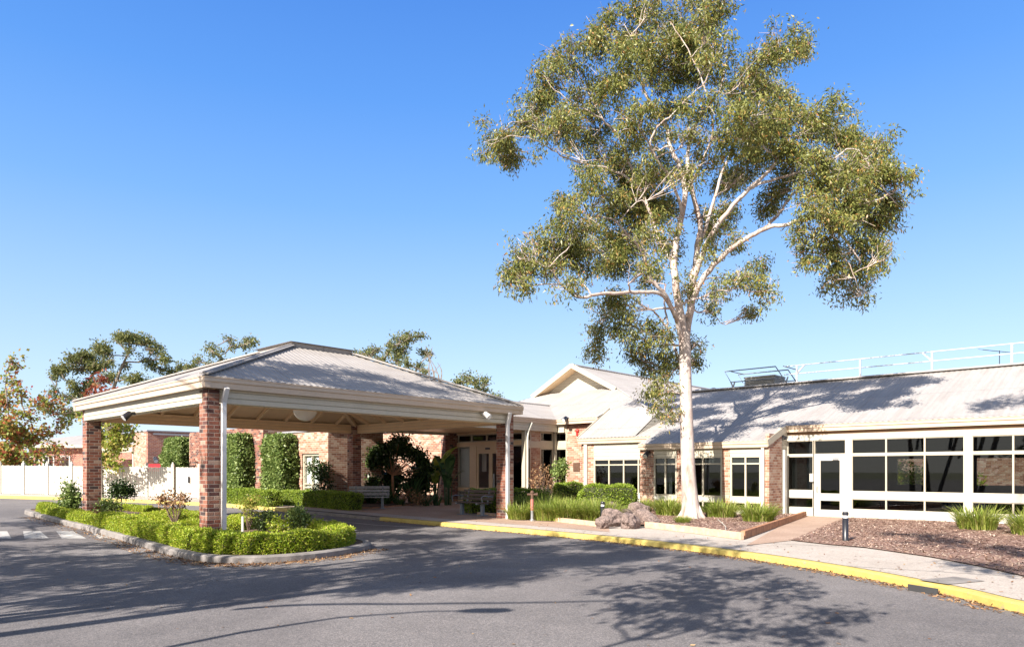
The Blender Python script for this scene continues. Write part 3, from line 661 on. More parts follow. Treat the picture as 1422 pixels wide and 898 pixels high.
mb = MB(); mb.tube([(x,31.5,zr-.4),(x,31.5,zr+.78)],.014,6); mb.build('mast', M['black'], an)
mb = MB(); mb.tube([(x-.55,31.7,zr+.9),(x+.45,31.3,zr+.62)],.013,6)
for k in range(9):
    f = k/8; c_ = Vector((x-.55+f,31.7-.4*f,zr+.9-.28*f)); mb.tube([c_+Vector((-.1,-.28,0)),c_+Vector((.1,.28,0))],.006,5)
mb.build('elements', M['black'], an)
for i,(u,s_) in enumerate(((974,1.2),(991,.7))):
    x = a_at(u,31); o = thing('roof_vent', ('wide low' if i==0 else 'small')+' round steel roof vent behind the ridge right of the gum trunk', 'vent', (x,31,zr-.4), 'ab')
    mb = MB(); mb.lathe((x,31,zr-.4),[(.16*s_,0),(.16*s_,.5),(.26*s_,.52),(.26*s_,.60),(.05,.66)],14); mb.build('cowl', M['steel'], o, True)
# ------------------------------------------------------------------ main building
mn = thing('entrance_building', 'brick and cream entrance hall with pale tin roof topped by a small gable', 'building', (-20.6,24,.13), 'ab')
bk = 25.07; sk = .4; zg = 3.95
zm = lambda b: zg+sk*(b-24.75)
# front hip plane, from the eave up to the gablet and the sides beyond
bt = 29.35; zt_ = zm(bt)
mb = MB()
l = lambda db: db*math.hypot(1,sk)
corr(mb, (-30.0,24.75,zg), (1,0,0), (0,1,sk), [(7.4,0),(12.02,0),(12.02,l(2.56)),(9.8,l(4.6)),(4.8,l(4.6)),(3.0,l(2.2))])
corr(mb, (-30.0,24.75,zg), (1,0,0), (0,1,sk), [(12.02,l(.85)),(13.9,l(.85)),(12.02,l(2.56))])
L59 = math.hypot(1,.59)
corr(mb, (-17.98,23.35,2.975), (1,0,0), (0,1,.59), [(0,0),(2.78,0),(2.78,1.68*L59),(1.88,2.25*L59),(0,2.25*L59)])
# left and right slopes run back from the hips
rs = 1.33/2.6; za = 7.14
mb2 = mb
def quad(*p): mb.poly(p)
s2 = (zt_-zg)/3.8
corr(mb, (-15.2,24.75,zg), (0,1,0), (-5,0,zt_-zg), [(.28,0),(24,0),(24,math.hypot(5,zt_-zg)),(4.6,math.hypot(5,zt_-zg))])
corr(mb, (-29.0,24.75,zg), (0,1,0), (1,0,s2), [(0,0),(24,0),(24,math.hypot(3.8,zt_-zg)),(4.6,math.hypot(3.8,zt_-zg))])
corr(mb, (-20.1,28.95,zt_-.06), (0,1,0), (-2.6,0,1.38), [(0,0),(19.8,0),(19.8,math.hypot(2.6,1.38)),(0,math.hypot(2.6,1.38))])
corr(mb, (-25.3,28.95,zt_-.06), (0,1,0), (2.6,0,1.38), [(0,0),(19.8,0),(19.8,math.hypot(2.6,1.38)),(0,math.hypot(2.6,1.38))])
rf = mb.build('roof', M['roofw'], mn)
mb = MB(); mb.poly([(-15.19,23.37,2.95),(-15.19,25.03,3.96),(-15.19,26.18,3.95)]); mb.poly([(-17.9,23.5,2.5),(-17.9,25.07,2.5),(-17.9,25.07,3.92),(-17.9,23.5,3.03)]); mb.build('side_cladding', M['board'], mn)
mb = MB(); mb.poly([(-25.1,29.6,zt_-.05),(-20.3,29.6,zt_-.05),(-22.7,29.6,za-.13)]); gb = mb.build('gable', M['board'], mn)
for s in (-1,1):
    mb = MB(); mb.beam((-22.7,28.93,za-.03),(-22.7+s*2.75,28.93,zt_-.13),.05,.24); mb.build('bargeboard', M['cream'], mn)
    mb = MB(); mb.poly([(-22.7,28.95,za-.14),(-22.7+s*2.6,28.95,zt_-.15),(-22.7+s*2.6,29.62,zt_-.15),(-22.7,29.62,za-.14)]); mb.build('soffit', M['ceil'], mn)
mb = MB(); mb.tube([(-22.7,28.95,za+.01),(-22.7,48.7,za+.01)],.06,8); mb.tube([(-20.2,29.35,zt_+.03),(-16.1,25.6,4.32)],.05,8); mb.build('ridge_capping', M['roofw'], rf)
# link roof between canopy and hall
mb = MB(); lz = 4.86
corr(mb, (-20.28,16.9,zg), (0,1,0), (-2.32,0,lz-zg), [(0,0),(7.85,0),(10.2,math.hypot(2.32,lz-zg)),(0,math.hypot(2.32,lz-zg))])
corr(mb, (-24.92,16.9,zg), (0,1,0), (2.32,0,lz-zg), [(0,0),(12,0),(12,math.hypot(2.32,lz-zg)),(0,math.hypot(2.32,lz-zg))])
lr = mb.build('link_roof', M['roofw'], mn)
mb = MB(); mb.tube([(-22.6,16.9,lz+.02),(-22.6,27.2,lz+.02)],.055,8); mb.poly([(-24.92,16.9,zg),(-20.28,16.9,zg),(-22.6,16.9,lz)]); mb.build('ridge_capping', M['roofw'], lr)
gutter(mn, '+a', 16.9, 24.75, -20.28, zg+.002, .22, .14); gutter(mn, '-b', -20.28, -17.99, 24.75, zg, .22, .14); gutter(mn, '-a', 16.9, 22.2, -24.92, zg, .22, .14)
mb = MB(); mb.box(-20.46,-20.36,16.9,24.9,3.40,3.73); mb.build('fascia', M['board'], mn)
mb = MB(); mb.box(-20.4,-20.0,24.95,25.06,3.38,3.73); mb.build('fascia', M['board'], mn)
mb = MB(); mb.box(-24.8,-20.46,17.0,22.93,3.42,3.46); mb.build('ceiling', M['ceil'], mn)
mb = MB(); mb.box(-24.85,-24.75,17.0,22.2,3.3,3.7); mb.build('fascia', M['board'], mn)
# outer walls
brk = MB(); brk.box(a_at(787,bk),-17.9,bk,bk+.3,.1,3.74); brk.build('wall', M['brick_pale'], mn)
mb = MB(); mb.box(-25.25,-24.95,22.2,23.0,.1,3.9); mb.build('wall', M['brick'], mn)
mb = MB(); mb.box(-30,-25.25,22.2,22.5,.1,3.6); mb.build('wall', M['brick_pale'], mn)
mb = MB(); mb.box(-30.02,-25.2,22.12,22.55,3.6,3.68); mb.build('wall_capping', M['roofg'], mn)
mb = MB(); mb.box(-20.9,-20.45,25.2,25.5,.1,3.7); mb.build('wall', M['brick'], mn)
# windows on K wall (front) and on side wall (facing +a)
x0 = -20.6; x1 = a_at(787,bk)
window(mn, bk, x0, x1, 2.95, 3.38, 'a', fw=.05, gm='glass2'); window(mn, bk, x0, x1, .85, 2.66, 'a', fw=.05, gm='glass2')
mb = MB(); mb.box(x0,x1,bk-.02,bk+.1,2.66,2.95); mb.box(x0,x1,bk-.02,bk+.1,.1,.85); mb.box(x0,x1,bk-.02,bk+.1,3.38,3.74); mb.build('panel_rail', M['cream'], mn)
mb = MB(); mb.box(-20.62,-20.50,24.92,25.06,.1,3.74); mb.build('corner_post', M['cream'], mn)
ay = -20.6
mb = MB(); mb.box(ay-.1,ay+.02,23.0,24.9,2.66,2.95); mb.box(ay-.1,ay+.02,23.0,24.9,.1,.55); mb.box(ay-.1,ay+.02,23.0,24.9,3.38,3.74); mb.build('panel_rail', M['cream'], mn)
mb = MB(); mb.box(ay-.25,ay,23.35,24.0,.55,2.66); mb.box(ay-.25,ay,23.35,24.0,2.95,3.38); mb.build('wall', M['brick_pale'], mn)
for y0,y1 in ((23.0,23.35),(24.0,24.9)):
    window(mn, ay, y0, y1, 2.95, 3.38, 'b', fw=.05, gm='glass2'); window(mn, ay, y0, y1, .55, 2.66, 'b', fw=.05, gm='glass2')
# corner post with slanting downpipe
mb = MB(); mb.box(-20.62,-20.42,22.78,22.98,.1,3.42); mb.build('corner_post', M['cream'], mn)
mb = MB(); mb.tube([(-20.30,23.1,3.74),(-20.38,22.95,3.35),(-20.38,22.9,3.1),(-20.38,22.9,.13)],.045,8); mb.build('downpipe', M['white'], mn)
# entry glazing wall E
be = 22.95; XE = lambda u: a_at(u, be)
us = [636,654,676,705,728]
mb = MB(); mb.box(-24.95,-20.62,be-.03,be+.1,2.78,2.98); mb.box(-24.95,-20.62,be-.03,be+.1,3.33,3.44); mb.build('door_head', M['ceil'], mn)
xs = [XE(u) for u in (636,655,676,698,720)]
xs[-1] = -20.62
for i in range(4): window(mn, be, xs[i], xs[i+1], 2.98, 3.33, 'a', fw=.05)
window(mn, be, XE(636), XE(653), .85, 2.78, 'a', fw=.05, gm='glassc'); window(mn, be, XE(636), XE(653), .25, .70, 'a', fw=.05, gm='glassc')
mb = MB(); mb.box(XE(636),XE(653),be-.02,be+.1,.70,.85); mb.box(XE(636),XE(653),be-.02,be+.1,.1,.25); mb.build('panel_rail', M['ceil'], mn)
mb = MB(); mb.box(XE(653),XE(662),be-.04,be+.14,.1,2.78); mb.build('post', M['ceil'], mn)
for u0,u1 in ((662.5,681),(681.3,700)):
    x0,x1 = XE(u0),XE(u1); mb = MB(); mb.box(x0,x0+.09,be-.01,be+.05,.13,2.55); mb.box(x1-.09,x1,be-.01,be+.05,.13,2.55)
    for z0,z1 in ((.13,.3),(.66,.86),(2.43,2.55)): mb.box(x0+.09,x1-.09,be-.008,be+.045,z0,z1)
    dd = mb.build('door', M['ceil'], mn); mb = MB(); mb.box(x0+.08,x1-.08,be+.015,be+.022,.28,2.45); mb.build('pane', M['glassc'], dd)
mb = MB(); mb.box(XE(662.5),XE(700),be-.03,be+.1,2.55,2.78); mb.build('door_head', M['ceil'], mn)
mb = MB(); mb.box(XE(675),XE(681),be-.06,be-.03,2.62,2.70); mb.build('door_sensor', M['black'], mn)
mb = MB(); mb.box(XE(700),XE(706),be-.04,be+.14,.1,2.78); mb.build('post', M['ceil'], mn)
window(mn, be, XE(706), -20.62, .55, 2.78, 'a', fw=.05, gm='glass2'); mb = MB(); mb.box(XE(706),-20.62,be-.02,be+.1,.1,.55); mb.build('panel_rail', M['grey'], mn)
mb = MB(); mb.box(-24.9,-20.9,23.1,31,.05,.12); mb.build('floor', M['inwall'], mn)
mb = MB(); mb.box(-24.9,-15.2,31,31.1,.1,3.5); mb.box(-24.93,-24.9,23,31,.1,3.5); mb.build('back_wall', M['inwall'], mn)
mb = MB(); mb.box(-24.9,-15.2,25.4,31,3.44,3.5); mb.box(-24.9,-20.7,23.1,25.4,3.44,3.5); mb.build('inner_ceiling', M['inwall'], mn)
mb = MB(); mb.box(XE(637),XE(652),be+.12,be+.14,.2,2.75); mb.build('curtain', M['blind'], mn)
mb = MB(); mb.box(XE(664),XE(670),be+.25,be+.27,1.6,2.5); mb.box(XE(671),XE(679),be+.35,be+.38,.2,1.5); mb.build('notice_stand', M['blind'], mn)
mb = MB(); mb.box(-23.5,-22.2,27.5,28.1,.12,1.2); mb.box(-23.6,-22.1,27.4,28.2,1.2,1.25); mb.build('reception_desk', M['blind'], mn)
# small fittings on the brick wall
pl = MB(); x = a_at(800,bk); pl.box(x-.14,x+.22,bk-.04,bk-.003,1.62,2.0); o = pl.build('wall_plaque', M['plaque'], loc=None)
o.matrix_world = Matrix.Translation(W(0,0,0)) @ Matrix.Rotation(ROT,4,'Z'); tag(o, 'square bronze plaque on the brick wall right of the entrance windows', 'plaque')
bl = thing('alarm_bell', 'small round red alarm bell high on the brick wall', 'alarm bell', (a_at(802,bk),bk-.03,3.35), 'ab')
x = a_at(802,bk); mb = MB(); mb.tube([(x,bk-.002,3.42),(x,bk-.05,3.42),(x,bk-.09,3.42)],[.09,.09,.05],14); mb.build('gong', M['red'], bl, True); mb = MB(); mb.box(x-.05,x+.05,bk-.05,bk-.002,3.2,3.34); mb.build('base', M['red'], bl)
# ------------------------------------------------------------------ left brick wing behind the canopy
lw = thing('brick_wing', 'flat-topped pale brick wing with tall white window behind the canopy', 'building', (-26,16,.2), 'ab')
mb = MB(); mb.box(-24.85,-24.55,15.6,18.3,.1,3.25); mb.build('wall', M['brick_pale'], lw)
x0, x1 = a_at(419,15.6), a_at(443,15.6)
mb = MB(); mb.box(x1,-24.85,15.6,15.9,.1,3.25); mb.box(-28.6,x0,15.6,15.9,.1,3.25); mb.box(x0,x1,15.6,15.9,2.35,3.25); mb.box(x0,x1,15.6,15.9,.1,.35); mb.build('wall', M['brick_pale'], lw)
window(lw, 15.68, x0, x1, .35, 2.35, 'a', vs=(x0*.5+x1*.5,), hs=(.95,1.1,1.85), fw=.09, gm='glassc', label='tall white window with six lights')
mb = MB(); mb.box(x0,x1,15.80,15.82,.3,2.4); mb.build('curtain', M['blind'], lw)
mb = MB(); mb.box(-24.9,-24.5,15.55,18.35,3.25,3.32); mb.box(-28.6,-24.9,15.55,15.95,3.25,3.32); mb.build('wall_capping', M['roofg'], lw)
mb = MB(); mb.box(-28.8,-28.5,14.9,17.5,.1,3.65); mb.box(-36,-28.8,14.9,15.2,.1,3.55); mb.build('wall', M['brick'], lw)
mb = MB(); mb.box(-36,-24.9,17.9,18.2,.1,3.2); mb.box(-36.3,-36,15,18,.1,3.5); mb.build('wall', M['brick_pale'], lw)
mb = MB(); mb.poly([(-36,15.2,3.5),(-28.8,15.2,3.5),(-28.8,18.0,3.2),(-36,18.0,3.2)]); mb.poly([(-28.6,15.9,3.22),(-24.8,15.9,3.22),(-24.8,18.2,3.18),(-28.6,18.2,3.18)]); mb.build('roof', M['roofg'], lw)
# ------------------------------------------------------------------ garage block and far house on the left
def wz(v, Y): return EYE+(VH-v)*Y/F
gb_ = thing('garage_block', 'red brick garage block with cream lintel beyond the picket fence', 'building', (-46.6,17,.5), 'ab')
aG, bG = -46.6, 16.7; zG = 4.1
mb = MB(); mb.box(aG-.3,aG,bG,bG+8,.3,zG); mb.build('wall', M['brick_red'], gb_)
xg = a_at(186,bG); mb = MB(); mb.box(xg,aG-.3,bG,bG+.3,.3,zG); mb.box(-56,xg,bG,bG+.3,3.15,3.35); mb.build('wall', M['brick_pale'], gb_)
mb = MB(); mb.box(-56,xg,bG-.1,bG+.3,2.85,3.2); mb.build('lintel', M['cream'], gb_)
mb = MB(); mb.box(-56,xg,bG+1.6,bG+1.9,.3,3.1); mb.box(xg,xg+.3,bG+.3,bG+1.6,.3,3.1); mb.build('recess_wall', M['brick_red'], gb_)
mb = MB(); mb.box(-56,aG+.05,bG+.31,bG+8,zG-.2,zG-.1); mb.box(xg-.05,aG+.06,bG-.06,bG+.4,zG,zG+.08); mb.box(aG-.36,aG+.06,bG+.4,bG+8,zG,zG+.08); mb.build('roof', M['roofg'], gb_)
mb = MB(); mb.box(xg-.22,xg-.05,bG-.02,bG+.2,.5,2.85); mb.build('post', M['white'], gb_)
flood('grey wall floodlight on the red garage brickwork', (aG,b_at(214,aG),2.45), (1,-.1,-.1), s=1.2, mat='grey')
Yh = 58; hx0, hx1 = (40-UC)*Yh/F, (150-UC)*Yh/F
hs = thing('far_house', 'low brick house with a hipped grey roof and white windows beyond the fence', 'house', ((hx0+hx1)/2, Yh, .55))
hx1 += 3
mb = MB(); ze = wz(618,Yh)
mb.box(hx0,hx1,Yh,Yh+8,.4,ze); mb.build('wall', M['brick_red'], hs)
mb = MB(); xm = (hx0+hx1)/2+1.2; zr_ = wz(601,Yh+4); e = .5
P = [(hx0-e-2.5,Yh-e,ze),(hx1+e,Yh-e,ze),(hx1+e,Yh+8+e,ze),(hx0-e-2.5,Yh+8+e,ze)]; R0 = (hx0+3.8,Yh+4,zr_); R1 = (hx1-3.2,Yh+4,zr_)
mb.poly([P[0],P[1],R1,R0]); mb.poly([P[1],P[2],R1]); mb.poly([P[2],P[3],R0,R1]); mb.poly([P[3],P[0],R0]); mb.build('roof', M['roofw'], hs)
mb = MB(); mb.box(hx0-e-2.5,hx1+e,Yh-e-.1,Yh-e,ze-.22,ze+.02); mb.build('gutter', M['cream'], hs)
for u0,u1 in ((42,56),(60,76),(84,98)):
    x0,x1 = (u0-UC)*Yh/F,(u1-UC)*Yh/F; mb = MB(); mb.box(x0,x1,Yh-.06,Yh-.002,1.3,2.9); mb.build('window', M['white'], hs).name; 
    mb = MB(); mb.box(x0+.12,(x0+x1)/2-.05,Yh-.08,Yh-.061,1.45,2.75); mb.box((x0+x1)/2+.05,x1-.12,Yh-.08,Yh-.061,1.45,2.75); mb.build('pane', M['glass2'], hs)
# ------------------------------------------------------------------ white picket fence
f0 = gp(-190,682.5,.13); f1 = gp(0,685,.13); f2 = gp(240,690,.13)
fn = thing('picket_fence', 'long cream picket fence with square posts behind the far kerb', 'fence', tuple(f1))
FP = [f0.lerp(f1,t/4) for t in range(4)] + [f1.lerp(f2,t/7) for t in range(8)]
def panel(par, p, q, top=1.43, nm='panel'):
    mb = MB(); L = (q-p).length; d = (q-p).normalized(); n = int(L/.105)
    nn = Vector((-d.y,d.x,0))
    for k in range(n):
        c = p + d*(L*(k+.5)/n); z0 = c.z-.02; h = top
        mb.beam(Vector((c.x,c.y,z0+.04)), Vector((c.x,c.y,c.z+h+.03*math.sin(k*2.1)*.3)), .09, .018, tuple(nn))
    for zz in (.3,top-.25): mb.beam(p+nn*.03+Vector((0,0,zz)), q+nn*.03+Vector((0,0,zz)), .03, .07)
    return mb.build(nm, M['fence'], par)
for i in range(len(FP)-1): panel(fn, FP[i], FP[i+1])
for p in FP:
    mb = MB(); mb.box(p.x-.06,p.x+.06,p.y-.06,p.y+.06,p.z-.1,p.z+1.52); mb.lathe((p.x,p.y,p.z+1.52),[(.085,0),(.085,.03),(.03,.07),(.05,.10),(.01,.15)],8); mb.build('post', M['fence'], fn)
gt = thing('fence_gate', 'narrow cream picket gate with latch at the right end of the fence', 'gate', tuple(f2))
q = gp(277,691.5,.13)
panel(gt, f2+Vector((.15,0,0)), q, 1.43, 'gate_leaf'); mb = MB(); mb.box(q.x-.06,q.x+.06,q.y-.06,q.y+.06,q.z-.1,q.z+1.6); mb.build('post', M['fence'], gt)
mb = MB(); c = f2.lerp(q,.62); mb.box(c.x-.03,c.x+.03,c.y-.08,c.y-.03,c.z+.7,c.z+1.0); mb.build('latch', M['black'], gt)
ps = at(213,650,43); rs_ = thing('red_sign', 'plain red sign board showing above the picket fence', 'sign', (ps.x,ps.y,.5))
mb = MB(); mb.box(ps.x-.42,ps.x+.42,ps.y,ps.y+.04,1.5,2.05); mb.build('board', M['redsign'], rs_); mb = MB(); mb.box(ps.x-.03,ps.x+.03,ps.y+.045,ps.y+.09,.4,1.9); mb.build('post', M['grey'], rs_)
# ------------------------------------------------------------------ foliage builders
def boxleaves(name, mats, parent, segs, L, Wd, dens, up=.35, jit=.04, corners=.06, hang=0):
    """segs: list of oriented boxes (cx,cy,z0,z1,halfx,halfy,rot): leaves over the outside of a clipped shape, with a core inside"""
    VV, QQ, MI, nv = [], [], [], 0
    for (cx,cy,z0,z1,hx,hy,rot) in segs:
        c, s = math.cos(rot), math.sin(rot)
        areas = [2*hx*(z1-z0)]*2 + [2*hy*(z1-z0)]*2 + [4*hx*hy]
        for fi, ar in enumerate(areas):
            n = int(ar*dens)
            if n < 1: continue
            r1 = RNG.uniform(-1,1,n); r2 = RNG.uniform(0,1,n)
            if fi < 2: lx = r1*hx; ly = np.full(n, (1 if fi else -1)*hy); z = z0+(z1-z0)*r2; nr = np.stack([0*lx, np.sign(ly), 0*lx],1)
            elif fi < 4: ly = r1*hy; lx = np.full(n, (1 if fi==3 else -1)*hx); z = z0+(z1-z0)*r2; nr = np.stack([np.sign(lx), 0*lx, 0*lx],1)
            else: lx = r1*hx; ly = RNG.uniform(-1,1,n)*hy; z = np.full(n, z1); nr = np.tile([0,0,1.0],(n,1))
            bul = 1 - corners*((z-z0)/(z1-z0))**6*2
            wob = 1+.05*np.sin(lx*5.1+cx*3+z*4)+.05*np.sin(ly*6.3+cy*2+z*5)
            lx = lx*bul*wob; ly = ly*bul*wob; z = z + RNG.normal(0,jit,n)*.8 + .025*np.sin(lx*7+cx*9)+.02*np.sin(ly*9+cy*5)
            lx += RNG.normal(0,jit,n); ly += RNG.normal(0,jit,n)
            P = np.stack([cx+c*lx-s*ly, cy+s*lx+c*ly, z],1); nr = np.stack([c*nr[:,0]-s*nr[:,1], s*nr[:,0]+c*nr[:,1], nr[:,2]],1)
            D = nr*.7 + RNG.normal(0,.55,(n,3)) + np.array([0,0,up])
            D[:,2] -= hang
            V, Q = leafq(P-unit(D)*L*.3, D, L*RNG.uniform(.6,1.3,n), Wd*RNG.uniform(.7,1.3,n)); VV.append(V); QQ.append(Q+nv); nv += len(V); MI.append(np.zeros(len(Q)))
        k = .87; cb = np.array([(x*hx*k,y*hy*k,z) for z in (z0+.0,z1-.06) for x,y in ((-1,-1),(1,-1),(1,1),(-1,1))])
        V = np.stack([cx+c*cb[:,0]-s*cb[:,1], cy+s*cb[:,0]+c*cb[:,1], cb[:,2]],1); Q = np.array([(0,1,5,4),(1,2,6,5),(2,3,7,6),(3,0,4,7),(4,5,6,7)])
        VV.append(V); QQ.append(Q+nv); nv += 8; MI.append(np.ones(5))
    return np.concatenate(VV), np.concatenate(QQ), np.concatenate(MI)
def hedge(label, segs, mat='hedge', L=.06, Wd=.03, dens=1500, name='hedge', cat='hedge', group=None, **kw):
    V, Q, MI = boxleaves(name, None, None, segs, L, Wd, dens, **kw)
    x0 = segs[len(segs)//2]; loc = np.array([x0[0],x0[1],x0[2]])
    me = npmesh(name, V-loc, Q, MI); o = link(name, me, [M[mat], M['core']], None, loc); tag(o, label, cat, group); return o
def path_segs(pts, hw, z0, z1, step=.45, gz=True):
    P = catmull([Vector((p[0],p[1],0)) for p in pts], 8); out = []; acc = 0; L = []
    for i in range(len(P)-1): L.append((P[i+1]-P[i]).length)
    tot = sum(L); n = max(1, int(tot/step)); 
    def pt(s):
        for i, l_ in enumerate(L):
            if s <= l_ or i == len(L)-1: return P[i].lerp(P[i+1], s/l_ if l_ else 0)
            s -= l_
    for k in range(n):
        p = pt(tot*k/n); q = pt(tot*(k+1)/n); c = (p+q)/2; d = q-p; gg = g(c.x,c.y) if gz else 0
        r = 1+.05*math.sin(k*1.7)+.07*math.sin(k*.6)
        out.append((c.x,c.y,gg+z0,gg+z1*r,d.length/2*1.12,hw*(1+.07*math.sin(k*2.3)),math.atan2(d.y,d.x)))
    return out
# island hedges (feathery golden green)
W2 = lambda a,b: W(a,b).xy
def isl_hedge(label, ab, hw=.30, z1=.42, **kw):
    return hedge(label, path_segs([W2(*p) for p in ab], hw, .10, z1, .4), 'golden', .055, .020, 5200, group=None, up=.25, jit=.020, corners=.04, **kw)
isl_hedge('golden green feathery hedge along the island kerb before the left column', [(-28.9,7.1),(-27.5,6.65),(-24,6.42),(-20.6,6.28)], .24, z1=.30)
isl_hedge('golden green feathery hedge along the island kerb up to the front column', [(-20.3,6.27),(-17,6.12),(-15.0,6.0),(-13.9,5.95)], .27, z1=.42)
isl_hedge('golden green feathery hedge round the right tip of the island', [(-13.5,5.95),(-12.8,6.03),(-12.3,6.42),(-12.12,7.1),(-12.4,7.9),(-13.0,8.55),(-14.2,8.9)], .28, .43)
isl_hedge('low golden hedge at the back of the island beside the left column', [(-27.5,8.7),(-25,9.0),(-22.5,9.05),(-20.9,9.0)], .18, .26)
isl_hedge('curled golden inner hedge in the middle of the island', [(-21.8,7.7),(-20.2,7.75),(-18.4,7.7),(-17.2,8.1),(-17.6,8.9),(-19.4,9.05)], .18, .30)
# generic shrub: leaf blobs on thin stems
def blobs_leaves(blobs, dens, L, Wd, droop=0., spray=.12, per=8, shell=.45, minn=3):
    PP, DD = [], []
    for (c, r) in blobs:
        vol = 4.19*r[0]*r[1]*r[2]; ns = max(minn, int(vol*dens))
        u_ = unit(RNG.normal(size=(ns,3))); rad = RNG.uniform(0,1,ns)**shell; s = u_*rad[:,None]*np.array(r)+np.array(c)
        sp = spray*RNG.uniform(.6,1.4,ns)
        P = np.repeat(s, per, 0) + RNG.normal(size=(ns*per,3))*np.repeat(sp,per)[:,None]
        D = RNG.normal(size=(ns*per,3)) + np.repeat(u_,per,0)*.6; D[:,2] -= droop
        PP.append(P); DD.append(D)
    P = np.concatenate(PP); D = np.concatenate(DD); n = len(P)
    return leafq(P, D, L*RNG.uniform(.6,1.35,n), Wd*RNG.uniform(.7,1.3,n))
def shrub(name, label, cat, base, blobs, mat, dens=60, L=.09, Wd=.05, stems=5, sr=.015, bark='twig', group=None, droop=0, trunk=None, per=8, spray=.1, label_parts=None):
    base = Vector(base); t_ = thing(name, label, cat, tuple(base), group=group); loc = np.array(base)
    V, Q = blobs_leaves([(np.array(c)-loc, r) for c, r in blobs], dens, L, Wd, droop, spray, per, .45, (90 if mat in ('ivy','golden','hedge','darkleaf') else 22))
    link('foliage', npmesh('foliage', V, Q), M[mat], t_)
    mb = MB()
    if trunk: 
        top = base+Vector((0,0,trunk[0])); mb.tube([base-Vector((0,0,.05)), base.lerp(top,.5)+Vector((.02,0,0)), top],[trunk[1]*1.2,trunk[1],trunk[1]*.8],8)
    else: top = base
    for c, r in blobs:
        for k in range(stems):
            e = Vector(c)+Vector([random.gauss(0,x*.45) for x in r]); md = top.lerp(e,.5)+Vector((random.gauss(0,.04),random.gauss(0,.04),.03))
            mb.tube([top,md,e],[sr,sr*.7,sr*.35],5)
    mb.build('trunk' if trunk else 'stems', M[bark], t_); return t_
def SB(u,v,Y,ru,rv,rd=None):       # blob given by where it shows and its depth
    p = at(u,v,Y); s = Y/F; return (tuple(p), (ru*s, (rd if rd else (ru+rv)/2)*s, rv*s))
# ivy-covered wall masses, box hedges
def blockh(label, u0,u1,v0,v1,b,th,mat,L,Wd,dens,name='hedge',cat='hedge',zb=None,**kw):
    a0, a1 = a_at(u0,b), a_at(u1,b); p = W((a0+a1)/2,b); Y = p.y
    z1 = EYE+(VH-v0)*Y/F; z0 = g(p.x,p.y)+.1 if zb is None else zb
    n = max(1, int(abs(a1-a0)/1.0)); segs = []
    for k in range(n):
        a = a0+(a1-a0)*(k+.5)/n; c = W(a,b+th/2); segs.append((c.x,c.y,z0,z1*(1+.01*math.sin(k*2+u0)),abs(a1-a0)/n/2*1.06,th/2,ROT))
    return hedge(label, segs, mat, L, Wd, dens, name, cat, **kw)
def pierh(label, u0, u1, u2, v0, bb, **kw):
    a1 = a_at(u2,bb); b = b_at(u1,a1); a0 = a_at(u0,b); p = W(a1,b); z1 = EYE+(VH-v0)*p.y/F; c = W((a0+a1)/2,(b+bb)/2)
    hedge(label, [(c.x,c.y,g(c.x,c.y)+.05,z1,abs(a1-a0)/2-.04,(bb-b)/2-.04,ROT)], 'ivy', .11,.085,1500,'climber_block','climber',jit=.05,corners=.07,hang=.45)
pierh('tall climber-covered wall pier, wide one left of the white window', 363,389,414, 605, 15.55)
pierh('tall climber-covered wall pier just right of the front brick column', 300,331,353, 604, 14.88)
pierh('tall climber mass behind the fence gate, left of the front brick column', 224,249,273, 609, 15.6)
blockh('low clipped sunlit hedge behind the front brick column', 300,371,680,697,13.3,.55,'hedge',.06,.035,1800,jit=.02)
blockh('low clipped hedge running from sun into shade beside the far bench', 387,484,683,704,14.5,.6,'hedge',.06,.035,1800,jit=.02)
def boxw(label, c, hx, hy, z0, z1, rot=0, **kw): return hedge(label, [(c.x,c.y,z0,z1,hx,hy,rot)], 'hedge', .06,.035,1700,jit=.025,**kw)
c = at(845,675,24.3); boxw('rounded box hedge beside the black bollard at the brick wall', c, .95,.5,.15,1.12, ROT*.2, corners=.12)
c = at(790,672,26.5); boxw('low clipped box hedge below the bronze plaque', c, .5,.4,.15,1.15)
c = at(655,680,24.6); c2 = at(718,676,25.0)
hedge('dark box hedge behind the near bench and canopy column', [(((c+c2)/2).x+.3, ((c+c2)/2).y, .15, .95, 1.25, .4, .1)], 'hedge', .06,.035,1500,jit=.03)
# ------------------------------------------------------------------ tufts of grass
def tuft_mesh(n, H, R, lean=.5, w=.018, seed=0):
    r = np.random.default_rng(seed); VV, QQ, nv = [], [], 0
    ph = r.uniform(0,2*math.pi,n); rr = R*.45*np.sqrt(r.uniform(0,1,n)); h = H*r.uniform(.55,1.1,n); ln = lean*r.uniform(.2,1.2,n)*h
    b = np.stack([rr*np.cos(ph), rr*np.sin(ph), 0*ph],1); a2 = ph+r.normal(0,.6,n); d = np.stack([np.cos(a2), np.sin(a2), 0*ph],1); sd = np.stack([-np.sin(a2+r.normal(0,.7,n)), np.cos(a2), 0*ph],1)
    ks = [0,.35,.7,1.0]; pts = [b + d*(ln*k**1.8)[:,None] + np.array([0,0,1])*(h*(k - .28*k**3*np.clip(ln/h,0,1)*1.6))[:,None] for k in ks]; ws = [w,w*1.05,w*.75,w*.12]
    V = np.stack([x for p, w_ in zip(pts, ws) for x in (p-sd*w_/2, p+sd*w_/2)],1)   # n,8,3
    base = np.arange(n)[:,None]*8; Q = np.concatenate([base+np.array([2*i,2*i+1,2*i+3,2*i+2]) for i in range(3)],0)
    return V.reshape(-1,3), Q
TM = []
for i in range(4):
    V, Q = tuft_mesh(620, .66, .85, .95, .018, i); me = npmesh('tuft', V, Q); me.materials.append(M['blade']); TM.append(me)
